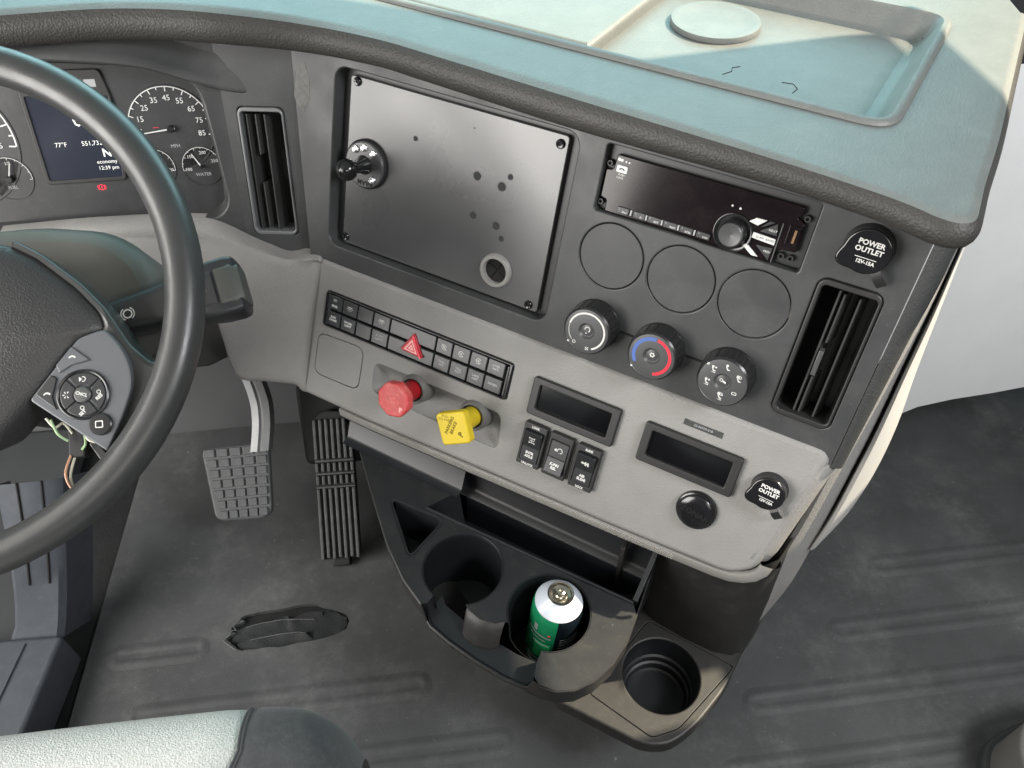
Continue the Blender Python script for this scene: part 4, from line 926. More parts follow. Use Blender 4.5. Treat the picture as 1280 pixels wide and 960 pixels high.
def axle_icon():
    b = MB()
    for y in (0.0032, 0.0, -0.0032): b.add([(-0.0030, y-0.0004, 0), (0.0030, y-0.0004, 0), (0.0030, y+0.0004, 0), (-0.0030, y+0.0004, 0)], [(0, 1, 2, 3)])
    b.add([(-0.0004, -0.0032, 0), (0.0004, -0.0032, 0), (0.0004, 0.0032, 0), (-0.0004, 0.0032, 0)], [(0, 1, 2, 3)])
    for x in (-0.003, 0.003):
        for y in (0.0032, -0.0032): b.add([(x-0.0005, y-0.0011, 0.00005), (x+0.0005, y-0.0011, 0.00005), (x+0.0005, y+0.0011, 0.00005), (x-0.0005, y+0.0011, 0.00005)], [(0, 1, 2, 3)])
    return b
def hook_icon():
    b = arc_band(0.0014, 0.0, 0.0024, 0.0032, -120, 200, 0, 20); b.add([(-0.0048, -0.001, 0), (-0.0022, -0.0016, 0), (-0.0022, 0.0018, 0), (-0.0048, 0.001, 0)], [(0, 1, 2, 3)]); return b
def slide_icon():
    b = MB(); b.add([(-0.0048, 0.0, 0), (-0.0024, 0.0022, 0), (-0.0024, -0.0022, 0)], [(0, 2, 1)]); b.add([(-0.0026, -0.0010, 0), (0.0045, -0.0010, 0), (0.0045, 0.0010, 0), (-0.0026, 0.0010, 0)], [(0, 1, 2, 3)])
    for x in (0.0008, 0.0036): b.lathe([(0, 0.0001), (0.0011, 0.0001)], 12, M=T(x, -0.0018, 0)); b.lathe([(0, 0.0001), (0.0009, 0.0001)], 12, M=T(x, 0.0018, 0))
    return b
rocker(-0.0872, None, 'first black rocker switch of three, marked with an axle symbol', 'LOCK', axle_icon(), 'INTR\nAXLE', 'UNLOCK', True)
rocker(-0.0560, None, 'middle black rocker switch of three, its grey lower half raised', None, hook_icon(), 'K-PIN\nREL', None, False)
rocker(-0.0238, None, 'third black rocker switch of three, marked SLIDE and LOCK', 'SLIDE', slide_icon(), 'AIR\nSLIDE', 'LOCK', True)
# ---- round cap
zc = thing('round_cap', 'round black rubber cap with embossed lettering below the right blank display', 'cap', LM @ T(0.0985, -0.1052, 0.003))
obj('cap_body', MB().lathe([(0, 0.0088), (0.010, 0.0085), (0.0165, 0.0078), (0.0180, 0.0068), (0.0186, 0.0050), (0.0200, 0.0046), (0.0207, 0.0030), (0.0208, 0.0)], 56), 'black_gloss', zc)
text('ZONAR', 0.0085, 'knob_black', zc, 0, -0.001, 0.0089, rot=radians(-8), bold=0.0003); text('II', 0.0055, 'knob_black', zc, 0.001, -0.0095, 0.0086, rot=radians(-8))

# ================================================================== CENTRE CONSOLE (a, b, z)
con = thing('centre_console', 'black storage console with two cup holders hanging under the tan panel', 'console', KM)
TZ = 0.270
cL, cR, CR = (-0.110, -0.227), (-0.0025, -0.227), 0.044
def arcpts(c, r, a0, a1, n=30): return [(c[0]+r*cos(radians(a0+(a1-a0)*k/n)), c[1]+r*sin(radians(a0+(a1-a0)*k/n))) for k in range(n+1)]
outl = [(0.072, -0.174), (-0.190, -0.180), (-0.168, -0.141), (-0.305, -0.141), (-0.307, -0.150), (-0.262, -0.190), (-0.200, -0.243), (-0.160, -0.270), (-0.127, -0.285), (-0.1215, -0.2815)]
arcL_ = arcpts(cL, CR, -104, -415+360-360, 44)            # from -104 clockwise round the back to -55
arcL_ = arcpts(cL, CR, -104, -415, 44)
mid_ = [(-0.078, -0.2670), (-0.062, -0.2700), (-0.046, -0.2665), (-0.040, -0.2600)]
arcR_ = arcpts(cR, CR, -134, -433, 44)
right_ = [(0.012, -0.283), (0.016, -0.296), (0.024, -0.3015), (0.042, -0.2985), (0.058, -0.288), (0.071, -0.270), (0.080, -0.245), (0.083, -0.215), (0.080, -0.185)]
poly = outl+arcL_+mid_+arcR_+right_
TRI = round_poly([(-0.232, -0.190), (-0.163, -0.186), (-0.170, -0.243)], 0.008, 4)
v = [Vector((x, y, TZ)) for x, y in poly]+[Vector((x, y, TZ)) for x, y in ccw(TRI)]
tr_ = tessellate_polygon([[Vector((x, y, 0)) for x, y in poly], [Vector((x, y, 0)) for x, y in ccw(TRI)]])
ct = obj('cup_tray', MB().add([tuple(q) for q in v], [tuple(t) for t in tr_]), 'tray_black', con)
t_ = ccw(TRI); m = MB().grid([[(x, y, TZ+0.0006) for x, y in inset(t_, -0.003)], [(x, y, TZ) for x, y in inset(t_, -0.001)], [(x, y, TZ-0.003) for x, y in t_], [(x, y, TZ-0.06) for x, y in inset(t_, 0.006)]], close_u=True)
nn = len(t_); m.f.append(tuple(range(3*nn, 4*nn))); obj('corner_pocket', m, 'console_bin', ct)
def well(c, a_open0, a_open1, zopen, depth, name='cup_well'):
    rows = [[] for _ in range(6)]; n = 72
    for k in range(n):
        a = -180+360*k/n; inside = a_open0 <= a <= a_open1
        zt = zopen if inside else TZ
        for i, (r, z) in enumerate(((CR+0.0012, zt+0.0008), (CR, zt-0.0008), (CR-0.001, zt-0.006), (CR-0.003, TZ-depth+0.006), (CR-0.006, TZ-depth), (0.001, TZ-depth))):
            rows[i].append((c[0]+r*cos(radians(a)), c[1]+r*sin(radians(a)), z))
    return obj(name, MB().grid(rows, close_u=True), 'console_bin', ct)
well(cL, -104, -55, 0.243, 0.095); well(cR, -134, -73, 0.243, 0.135)
# lowered ledge and tongue in front of the cups
fe = [(-0.122, -0.2835), (-0.112, -0.2930), (-0.085, -0.2985), (-0.050, -0.3025), (-0.015, -0.3040), (0.006, -0.3020), (0.013, -0.2950)]
m = MB().grid([[(x, y+0.030, 0.2435) for x, y in fe], [(x, y+0.004, 0.2440) for x, y in fe], [(x, y+0.0015, 0.2468) for x, y in fe], [(x, y, 0.2470) for x, y in fe]])
obj('front_ledge', m, 'console_bin', ct)
tp = [(-0.082, -0.2635), (-0.078, -0.2670), (-0.062, -0.2700), (-0.046, -0.2665), (-0.038, -0.2590)]
rows = []
for s in range(6):
    q = s/5; rows.append([(x*(1-0.04*q), y-0.018*q, TZ-0.0255*(q**1.6)) for x, y in tp])
obj('divider_tongue', MB().grid(rows), 'console', ct)
for a_, b_ in (((-0.1215, -0.2815), (-0.127, -0.285)), ((0.012, -0.283), (0.016, -0.296))):
    obj('notch_wall', MB().add([(a_[0], a_[1], TZ), (b_[0], b_[1], TZ), (b_[0], b_[1], 0.243), (a_[0], a_[1], 0.243)], [(0, 1, 2, 3)]), 'console_bin', ct)
obj('notch_wall', MB().add([(-0.1215, -0.2815, TZ), (-0.1205, -0.2695, TZ), (-0.1205, -0.2695, 0.243), (-0.1215, -0.2815, 0.243)], [(0, 1, 2, 3)]), 'console_bin', ct)
obj('notch_wall', MB().add([(0.0104, -0.2690, TZ), (0.012, -0.283, TZ), (0.012, -0.283, 0.243), (0.0104, -0.2690, 0.243)], [(0, 1, 2, 3)]), 'console_bin', ct)
# outer skirt
sk = [(-0.300, -0.120, TZ), (-0.307, -0.150, TZ), (-0.262, -0.190, TZ), (-0.200, -0.243, TZ), (-0.160, -0.270, TZ), (-0.127, -0.285, TZ), (-0.118, -0.2895, 0.2475), (-0.112, -0.2930, 0.247), (-0.085, -0.2985, 0.247), (-0.050, -0.3025, 0.247), (-0.015, -0.3040, 0.247), (0.006, -0.3020, 0.247), (0.0115, -0.3010, 0.250), (0.0175, -0.3005, TZ), (0.026, -0.3020, TZ), (0.042, -0.2985, TZ), (0.058, -0.288, TZ), (0.071, -0.270, TZ), (0.080, -0.245, TZ), (0.083, -0.215, TZ), (0.080, -0.185, TZ), (0.074, -0.130, TZ)]
cx_, cy_ = -0.07, -0.14; rows = []
for d, f_, zz in ((0.0, 0.0, None), (-0.0012, 0.0, -0.0016), (-0.002, 0.0, -0.006), (0.0, 0.0, 0.238), (0.012, 0.02, 0.222), (0.02, 0.10, 0.205), (0.03, 0.26, 0.185), (0.03, 0.48, 0.165), (0.03, 0.75, 0.150)):
    row = []
    for x, y, z in sk:
        X, Y = x+(cx_-x)*f_, y+(cy_-y)*f_
        dd = Vector((x-cx_, y-cy_)).normalized(); X -= dd.x*max(0, d)*0.3; Y -= dd.y*max(0, d)*0.3
        if d < 0: X += dd.x*0.0015; Y += dd.y*0.0015
        Z = z if zz is None else (z+zz if zz < 0 else min(zz, z-0.006)); row.append((X, Y, Z))
    rows.append(row)
obj('tray_skirt', MB().grid(rows), 'console', ct)
# ridge, trough and back panels behind the tray
rid = [(0.072, -0.174), (-0.05, -0.1768), (-0.190, -0.180)]
obj('ridge', MB().tube([(x, y, TZ+0.0006) for x, y in rid], 0.0022, 8), 'console_bin', con)
m = MB().grid([[(0.072, -0.174, TZ), (-0.190, -0.180, TZ), (-0.168, -0.141, TZ)], [(0.070, -0.170, 0.195), (-0.184, -0.176, 0.195), (-0.164, -0.139, 0.195)]]); obj('trough_wall', m, 'console_bin', con)
obj('trough_floor', MB().box(-0.20, 0.074, -0.182, -0.10, 0.185, 0.195), 'console_bin', con)
m = MB().grid([[(a, b, z) for a in (-0.166, 0.074)] for b, z in ((-0.096, 0.330), (-0.106, 0.300), (-0.117, 0.252), (-0.121, 0.2485), (-0.128, 0.247), (-0.1295, 0.2445), (-0.132, 0.19))]); bkp = obj('back_panel', m, 'console_bin', con, ang=50)
m = MB().grid([[(a, b, z) for a in (-0.335, -0.166)] for b, z in ((-0.108, 0.325), (-0.124, 0.302), (-0.1375, 0.2735), (-0.1415, 0.2705), (-0.150, 0.2702))]); m.add([(-0.166, -0.108, 0.325), (-0.166, -0.124, 0.302), (-0.166, -0.1375, 0.2735), (-0.166, -0.142, 0.27), (-0.166, -0.10, 0.20), (-0.166, -0.09, 0.325)], [(0, 1, 2, 3, 4, 5)])
obj('back_panel', m, 'console_bin', con, ang=50)
obj('retainer', MB().box(0.036, 0.0405, -0.132, -0.118, 0.205, 0.292, 0.001), 'console', con)
obj('end_wall', MB().prism([(-0.172, 0.19), (-0.172, 0.273), (-0.155, 0.283), (-0.130, 0.295), (-0.095, 0.33), (-0.095, 0.19)], 0.070, 0.0755, 0.001, cap0=True, M=Matrix(((0, 0, 1, 0), (1, 0, 0, 0), (0, 1, 0, 0), (0, 0, 0, 1)))), 'console_bin', con)
# column body and lower tray
colp = [(0.0745, -0.112), (0.090, -0.118), (0.130, -0.1215), (0.165, -0.121), (0.186, -0.115), (0.197, -0.102), (0.203, -0.07), (0.205, 0.05)]
rows = []
for z, k, o_ in ((0.345, 0.94, 0.004), (0.30, 0.965, 0.002), (0.25, 0.99, 0.0), (0.20, 1.0, -0.001), (0.162, 1.0, -0.001), (0.1400, 1.0, -0.001)): rows.append([(0.0745+(x-0.0745)*k, y+o_, z) for x, y in colp])
obj('column_wall', MB().grid(rows), 'console', con)
lt = round_poly([(0.199, -0.05), (0.02, -0.05), (0.012, -0.255), (0.030, -0.263), (0.135, -0.260), (0.160, -0.247), (0.178, -0.215), (0.194, -0.155)], [0.001, 0.001, 0.008, 0.006, 0.02, 0.014, 0.02, 0.02], 4)
lc = (0.123, -0.178)
ltr = obj('lower_tray', MB().plate(lt, [round_poly([(0.0835, -0.122), (0.058, -0.238), (0.140, -0.249), (0.163, -0.225), (0.194, -0.127)], 0.006)], 0.132, 0.1500, 0.003, 0.0006), 'console', con)
ins = round_poly([(0.0842, -0.1226), (0.0588, -0.2374), (0.140, -0.2482), (0.1624, -0.2247), (0.1932, -0.1276)], 0.006)
li = obj('tray_insert', MB().plate(ins, [circ(*lc, 0.0445, 60)], 0.140, 0.1503, 0.0006, 0.0020), 'console', ltr)
obj('cup_well', MB().lathe([(0.0445, 0.1483), (0.0435, 0.140), (0.0425, 0.112), (0.0400, 0.110), (0.0395, 0.100), (0.0370, 0.0985), (0.0365, 0.086), (0.0340, 0.084), (0.0, 0.084)], 60, M=T(*lc, 0)), 'console_bin', ltr)
oc = ccw(lt); rows = []
for d, z in ((0.0006, 0.134), (-0.0008, 0.130), (0.002, 0.122), (0.012, 0.108), (0.03, 0.085), (0.045, 0.0)):
    q = [(x+(0.10-x)*min(0.9, d*7), y+(-0.08-y)*min(0.9, d*7), z) for x, y in oc]; rows.append(q)
obj('lower_skirt', MB().grid(rows, close_u=True), 'console', con)
obj('pedestal', MB().prism(round_poly([(-0.15, 0.25), (-0.15, -0.07), (0.10, -0.10), (0.17, -0.08), (0.18, 0.25)], 0.03), -0.006, 0.13), 'panel_dark', con)

obj('console_core', MB().prism(round_poly([(-0.14, 0.35), (-0.14, -0.04), (0.18, -0.04), (0.185, 0.35)], 0.01), -0.006, 0.43), 'panel_dark', con)  # hidden block added to stop sun leaking under the dash
# ---- spray can standing in the right cup
can = thing('spray_can', 'green and black spray can with white shoulder standing in the cup holder', 'spray can', KM @ T(cR[0]-0.004, cR[1]+0.004, TZ-0.1345+0.0005) @ Matrix.Rotation(radians(3.5), 4, 'Y') @ Matrix.Rotation(radians(-4), 4, 'X') @ Matrix.Diagonal((0.91, 0.91, 1.0, 1.0)))
bodyp = [(0.029, 0.001), (0.0305, 0.004), (0.0305, 0.128), (0.0300, 0.134), (0.0278, 0.140)]
def seg(a0, a1, prof, n=30): return MB().lathe(prof, n, a0=radians(a0), a1=radians(a1))
a_s = -100+36
obj('green_label', seg(a_s-150, a_s, bodyp), 'can_green', can); obj('black_label', seg(a_s, a_s+210, bodyp, 40), 'can_black', can)
off = lambda d, pr: [(r+d, z) for r, z in pr]
obj('bright_patch', seg(a_s-45, a_s-6, off(0.0002, [(0.0305, 0.060), (0.0305, 0.092)]), 12), 'can_bright', can)
for z0, z1, a0, a1, mm in ((0.104, 0.1065, -70, -8, 'can_silver'), (0.097, 0.0985, -64, -20, 'can_silver'), (0.0880, 0.0900, -50, -10, 'can_white'), (0.052, 0.056, -60, -6, 'can_silver'), (0.044, 0.048, -60, -6, 'can_white'), (0.110, 0.122, -55, -45, 'can_silver')):
    obj('label_mark', seg(a_s+a0, a_s+a1, off(0.0003, [(0.0305, z0), (0.0305, z1)]), 14), mm, can)
obj('label_mark', MB().ball((0, 0, 0), 0.003, 12, sq=1), 'red_triangle', can, M=T(0.0290*cos(radians(a_s-14)), 0.0290*sin(radians(a_s-14)), 0.111) @ Matrix.Scale(0.8, 4))
for z in (0.104, 0.100, 0.096, 0.092, 0.086, 0.080): obj('label_print', seg(a_s+12, a_s+74, off(0.0002, [(0.0305, z), (0.0305, z+0.0018)]), 16), 'grey_print', can)
obj('shoulder', MB().lathe([(0.0282, 0.1392), (0.0284, 0.1402), (0.0268, 0.1425), (0.0200, 0.1500), (0.0160, 0.1535), (0.0150, 0.1545)], 48), 'can_white', can)
vr = obj('valve_cup', MB().lathe([(0.0150, 0.1540), (0.0156, 0.1560), (0.0146, 0.1578), (0.0128, 0.1574), (0.0120, 0.1540), (0.0080, 0.1530), (0.0072, 0.1545), (0.0050, 0.1560), (0.0046, 0.1600), (0.0028, 0.1606), (0.0, 0.1600)], 44), 'valve_metal', can)

# ================================================================== STEERING
WR = 0.212
sw = thing('steering_wheel', 'black leather steering wheel with a button panel on its spoke', 'steering wheel', WM)
obj('rim', MB().tube([(WR*cos(2*pi*k/96), WR*sin(2*pi*k/96), 0) for k in range(96)], 0.0158, 20, closed=True), 'wheel_leather', sw)
# hub pad (domed) behind the rim plane
hub = [(-0.125, 0.010), (-0.09, 0.035), (-0.05, 0.053), (0.0, 0.060), (0.05, 0.054), (0.0674, 0.0500), (0.089, 0.0373), (0.1213, 0.0086), (0.1390, -0.0135), (0.1440, -0.0290), (0.1240, -0.0365), (0.0849, -0.0836), (0.058, -0.112), (0.02, -0.125), (-0.02, -0.125), (-0.06, -0.11), (-0.09, -0.082), (-0.125, -0.036)]
hp = round_poly(hub, 0.006, 3); hc = ccw(hp); rows = []
def hz_(x, y): return 0.012*max(0, 1-((x/0.15)**2+((y+0.03)/0.11)**2))
for s, dz in ((1.0, -0.050), (1.0, -0.026), (0.99, -0.020), (0.96, -0.0155), (0.90, -0.013), (0.75, -0.010), (0.5, -0.008), (0.2, -0.008), (0.01, -0.008)):
    rows.append([(x*s, -0.035*(1-s)+y*s, dz+hz_(x*s, -0.035*(1-s)+y*s)) for x, y in hc])
obj('hub_pad', MB().grid(rows, close_u=True), 'hub_vinyl', sw)
# spoke carrier: outer skin that runs from hub to rim
spk = [(0.070, 0.0545), (0.092, 0.0405), (0.1240, 0.0120), (0.1430, -0.0110), (0.1610, -0.0430), (0.1780, -0.0600), (0.1930, -0.0560), (0.1880, -0.0860), (0.1755, -0.1090), (0.1590, -0.1310), (0.1470, -0.1345), (0.1400, -0.1310), (0.0849, -0.0870), (0.0820, -0.0830), (0.1220, -0.0340), (0.1410, -0.0280), (0.1365, -0.0140), (0.1190, 0.0070), (0.0880, 0.0350), (0.067, 0.0480)]
m = MB(); sp_ = ccw(round_poly(spk, 0.005, 3)); m.prism(sp_, -0.045, -0.012, 0.005, 4, cap0=True); obj('spoke', m, 'wheel_leather', sw)
for sx in (-1,):
    m = MB(); q = ccw([(x*sx, y) for x, y in spk]); m.prism(q, -0.045, -0.012, 0.005, 4, cap0=True); obj('spoke', m, 'wheel_leather', sw)
    pass
pn = [(0.1440, -0.0300), (0.1560, -0.0440), (0.1630, -0.0600), (0.1645, -0.0780), (0.1570, -0.1010), (0.1430, -0.1310), (0.0840, -0.0840), (0.1235, -0.0362)]
bp_ = obj('button_panel', MB().prism(round_poly(pn, [0.006, 0.01, 0.01, 0.01, 0.01, 0.003, 0.003, 0.004]), -0.020, -0.0050, 0.0015, 3), 'spoke_panel', sw)
PZ = -0.0050
ring = obj('button_ring', MB().lathe([(0.0208, 0), (0.0206, 0.0016), (0.0196, 0.0022), (0.0186, 0.0016), (0.0182, 0.0)], 56, M=T(0.1262, -0.0832, PZ)), 'knob_black', sw)
for k in range(4):
    a0 = 42+k*90; p = [(0.1262+0.0072*cos(radians(a0+86-86*i/10)), -0.0832+0.0072*sin(radians(a0+86-86*i/10))) for i in range(11)]
    p = [(0.1262+0.0178*cos(radians(a0+2+84*i/12)), -0.0832+0.0178*sin(radians(a0+2+84*i/12))) for i in range(13)]+[(0.1262+0.0075*cos(radians(a0+86-82*i/8)), -0.0832+0.0075*sin(radians(a0+86-82*i/8))) for i in range(9)]
    b_ = obj('wheel_button', MB().prism(p, PZ-0.001, PZ+0.0018, 0.0007, 2), 'switch_dark', ring)
    a = radians(a0+45); x, y = 0.1262+0.0126*cos(a), -0.0832+0.0126*sin(a)
    if k in (2, 3): text(('SET', 'RES')[k-2], 0.0038, 'white_print', b_, x+0.0002, y-0.0024, PZ+0.0019, rot=radians(38), bold=0.00012); obj('symbol', arc_band(x, y+0.0018, 0.0012, 0.0017, 0, 360, PZ+0.0019, 14), 'white_print', b_)
    else:
        b = MB()
        if k == 0: b = arc_band(x, y, 0.0016, 0.0023, -110, 110, PZ+0.0019, 12); b.add([(x-0.003, y+0.002, PZ+0.0019), (x-0.0005, y, PZ+0.0019), (x-0.003, y-0.002, PZ+0.0019)], [(0, 2, 1)])
        else:
            for i in range(5): an = radians(60+i*60); b.add([(x+0.0008*cos(an), y+0.0008*sin(an), PZ+0.0019), (x+0.003*cos(an-.18), y+0.003*sin(an-.18), PZ+0.0019), (x+0.003*cos(an+.18), y+0.003*sin(an+.18), PZ+0.0019)], [(0, 1, 2)])
        obj('symbol', b, 'white_print', b_)
cb = obj('centre_button', MB().lathe([(0.0068, 0), (0.0066, 0.0026), (0.0055, 0.0034), (0.0, 0.0038)], 32, M=T(0.1262, -0.0832, PZ)), 'knob_face', ring)
text('CNCL', 0.0036, 'white_print', cb, 0.1262, -0.0832, PZ+0.0039, rot=radians(-20), bold=0.0001)
lb = obj('wheel_button', MB().lathe([(0.0092, 0), (0.0090, 0.0016), (0.0080, 0.0024), (0.0, 0.0026)], 36, M=T(0.1390, -0.1085, PZ)), 'knob_black', sw)
b = MB(); q = rr(0.1384, -0.1086, 0.0062, 0.0058, 0.0008, 2); qi = rr(0.1384, -0.1086, 0.0046, 0.0042, 0.0004, 2); b.grid([[(x, y, PZ+0.0027) for x, y in q], [(x, y, PZ+0.0027) for x, y in qi]], close_u=True); obj('symbol', b, 'white_print', lb)
for q, mk in (([(0.1060, -0.0575), (0.1185, -0.0430), (0.1330, -0.0555), (0.1180, -0.0585), (0.1085, -0.0640)], 0), ([(0.0895, -0.0800), (0.1020, -0.0650), (0.1065, -0.0680), (0.1025, -0.0830), (0.1055, -0.0940)], 1)):
    b_ = obj('wheel_button', MB().prism(round_poly(q, 0.001, 2), PZ-0.001, PZ+0.0016, 0.0008, 2), 'spoke_panel' if mk == 0 else 'switch_dark', sw)
    x, y = (0.1190, -0.0520) if mk == 0 else (0.0985, -0.0805)
    obj('symbol', arc_band(x, y-0.002, 0.0022, 0.0034, 30, 150, PZ+0.0017, 10), 'white_print', b_)
# loose wiring under the open spoke cover
wr = thing('loose_wires', 'bundle of loose wires and black connectors hanging under the wheel hub', 'wiring', WM @ T(0, 0, -0.02))
obj('connector', MB().box(0.104, 0.117, -0.132, -0.108, -0.014, -0.004, 0.0015), 'column_dark', wr); obj('connector', MB().box(0, 0.007, -0.034, 0, -0.004, 0.003, 0.001, M=T(0.121, -0.122, -0.006) @ RZ(0.55)), 'switch_dark', wr)
for k, (pts, mm) in enumerate((([(0.090, -0.098, 0.002), (0.096, -0.106, 0.0), (0.102, -0.103, -0.002), (0.108, -0.112, -0.004)], 'wire_white'), ([(0.094, -0.100, 0.002), (0.100, -0.112, 0.004), (0.106, -0.118, 0.0)], 'wire_green'), ([(0.106, -0.130, -0.004), (0.104, -0.145, 0.002), (0.110, -0.158, 0.004), (0.120, -0.163, 0.004), (0.133, -0.160, 0.0)], 'wire_brown'), ([(0.108, -0.132, -0.006), (0.107, -0.148, 0.0), (0.114, -0.162, 0.003), (0.124, -0.166, 0.002), (0.130, -0.172, -0.004)], 'wire_white'), ([(0.120, -0.112, 0.002), (0.124, -0.119, 0.004), (0.131, -0.122, 0.002)], 'wire_white'), ([(0.119, -0.113, 0.0), (0.121, -0.122, 0.003), (0.117, -0.126, 0.0)], 'wire_green'))):
    pp_ = [Vector((*p_[:2], p_[2])) for p_ in pts]; obj('wire', MB().tube(catmull([tuple(q) for q in pp_], 5), 0.0011, 8), mm, wr)

# ---- steering column with covers and stalk
sc_ = thing('steering_column', 'steering column behind the wheel with olive grey cover', 'steering column', WM)
m = MB().lathe([(0.050, -0.045), (0.062, -0.06), (0.070, -0.12), (0.070, -0.30)], 40, M=T(0.03, -0.02, 0)); obj('column_tube', m, 'column_dark', sc_)
cov = round_poly([(-0.10, 0.060), (-0.02, 0.085), (0.06, 0.088), (0.125, 0.078), (0.158, 0.052), (0.172, 0.020), (0.160, -0.015), (0.10, -0.03), (-0.10, -0.03)], 0.02, 4); cc = ccw(cov)
rows = [[(x, y, z) for x, y in inset(cc, d)] for d, z in ((0.0, -0.17), (0.0, -0.085), (0.004, -0.075), (0.010, -0.069), (0.018, -0.066))]
m = MB().grid(rows, close_u=True); bi_ = rows[-1]; m.add(bi_, [tuple(t) for t in tessellate_polygon([[Vector((x, y, 0)) for x, y, z in bi_]])]); obj('column_cover', m, 'column_cover', sc_)
# stalk: fat lever pointing right
A = Vector((-0.2690, 0.5640, 0.5790)); B = Vector((-0.1740, 0.5800, 0.5905)); X = (B-A).normalized(); Yv = Vector((0, 0.81, 0.59)); Yv = (Yv-X*Yv.dot(X)).normalized(); Zv = X.cross(Yv)
SM = Matrix(((X.x, Yv.x, Zv.x, A.x), (X.y, Yv.y, Zv.y, A.y), (X.z, Yv.z, Zv.z, A.z), (0, 0, 0, 1)))
stk = thing('multifunction_stalk', 'chunky black multifunction stalk with white symbols right of the steering wheel', 'lever', SM)
def sect(x, hy, hz__, r): return [(x, y, z) for y, z in rr(0, 0, 2*hy, 2*hz__, r, 4)]
secs = [(-0.035, 0.014, 0.012, 0.010), (-0.012, 0.0175, 0.014, 0.012), (0.020, 0.0195, 0.015, 0.012), (0.045, 0.0215, 0.0165, 0.010), (0.076, 0.0255, 0.0185, 0.005), (0.090, 0.0260, 0.0185, 0.005), (0.0965, 0.0250, 0.0170, 0.005), (0.0985, 0.0230, 0.0145, 0.005)]
m = MB().grid([sect(*s) for s in secs], close_u=True); n_ = len(sect(*secs[0])); m.f.append(tuple(range((len(secs)-1)*n_, len(secs)*n_))); obj('lever_body', m, 'switch_dark', stk)
obj('twist_ring', MB().grid([sect(x, hy+0.0008, hz__+0.0008, r) for x, hy, hz__, r in ((0.043, 0.0165, 0.0172, 0.006), (0.077, 0.0165, 0.0188, 0.006))], close_u=True), 'black_plastic', stk)
obj('end_button', MB().grid([sect(x, hy, hz__, 0.006) for x, hy, hz__ in ((0.0800, 0.0185, 0.0196), (0.0935, 0.0190, 0.0194), (0.1000, 0.0175, 0.0150))], close_u=True).add([sect(0.1000, 0.0175, 0.0150, 0.006)[i] for i in range(20)], [tuple(range(20))]), 'stalk_button', stk)
text('\u2261D  Y O', 0.0056, 'white_print', stk, 0.0655, -0.003, 0.0192, rot=-0.1, bold=0.0002); obj('symbol', arc_band(0.0, -0.001, 0.0030, 0.0042, 0, 360, 0.0152, 20), 'white_print', stk); obj('symbol', arc_band(0.0, -0.001, 0.0052, 0.0061, 120, 240, 0.0152, 12), 'white_print', stk); obj('symbol', arc_band(0.0, -0.001, 0.0052, 0.0061, -60, 60, 0.0152, 12), 'white_print', stk)
# dark cavity behind the stalk
kc_ = thing('column_knee_shroud', 'dark curved shroud under the steering column beside the pedals', 'shroud', T(-0.30, 0.78, 0.40))
rows = []
for i, (y, z) in enumerate(((0.10, 0.13), (0.06, 0.02), (0.00, -0.055), (-0.03, -0.075), (-0.02, -0.085), (0.12, -0.10))): rows.append([(x, y+0.10*max(0, x)**1.0*2+0.02*abs(x), z+(0.14*max(0, x+0.02)+2.2*max(0, x+0.02)**2)) for x in (-0.35, -0.25, -0.15, -0.05, 0.0, 0.04, 0.08, 0.12)])
obj('shroud', MB().grid(rows), 'column_dark', kc_)

# ================================================================== PEDALS
bM = frame((-0.302, 0.706, 0.140), 0, 52)
bk = thing('brake_pedal', 'brake pedal with square rubber tread hanging on a grey steel arm', 'pedal', bM)
padp = round_poly([(-0.0480, 0.0500), (0.0460, 0.0520), (0.0440, -0.0480), (0.0300, -0.0545), (-0.0250, -0.0530), (-0.0345, -0.0470)], [0.010, 0.010, 0.012, 0.01, 0.01, 0.008])
obj('pad', MB().prism(padp, -0.012, 0.0, 0.003, 3, cap0=True), 'pedal_rubber', bk)
tb = MB().prism(rr(0, 0, 0.0148, 0.0112, 0.0012, 2), -0.001, 0.0032, 0.0010, 2).mesh('tread_block', 'pedal_rubber')
ccp = ccw(inset(ccw(padp), 0.004))
def inside(p, poly):
    c = False; n = len(poly)
    for i in range(n):
        (x1, y1), (x2, y2) = poly[i-1], poly[i]
        if (y1 > p[1]) != (y2 > p[1]) and p[0] < (x2-x1)*(p[1]-y1)/(y2-y1)+x1: c = not c
    return c
for r in range(7):
    yy = 0.0425-r*0.0145; k = 1.0-0.04*r
    for c in range(5):
        x = -0.0365*k+0.006*(r/6)+c*0.0180*(k*0.995)
        if inside((x, yy), ccp): obj('tread_block', tb, None, bk, M=T(x, yy, 0) @ Matrix.Diagonal((k*1.02, 1.0, 1.0, 1.0)))
armp = [Vector(p_) for p_ in ((-0.268, 0.742, 0.160), (-0.262, 0.775, 0.190), (-0.264, 0.800, 0.225), (-0.285, 0.845, 0.300), (-0.300, 0.880, 0.40))]
bI = bM.inverted(); rows = []
for i, p_ in enumerate(catmull([tuple(q) for q in armp], 6)):
    q = p_
    rows.append([tuple(bI @ (q+Vector((dx, dy, dz)))) for dx, dy, dz in ((-0.014, 0, 0), (-0.013, -0.008, 0.008), (-0.003, -0.010, 0.010), (0.0, -0.008, 0.008), (0.003, -0.010, 0.010), (0.012, -0.008, 0.008), (0.013, 0.01, -0.01), (-0.013, 0.01, -0.01))])
obj('arm', MB().grid(rows, close_u=True), 'steel', bk)
aM = frame((-0.1720, 0.7150, 0.098), 2, 46)
ac = thing('accelerator_pedal', 'long ribbed accelerator pedal standing on the floor', 'pedal', aM)
ap = round_poly([(-0.0290, -0.1100), (0.0290, -0.1080), (0.0290, 0.0800), (0.0130, 0.1080), (-0.0130, 0.1100), (-0.0290, 0.0960)], [0.006, 0.006, 0.012, 0.006, 0.006, 0.006])
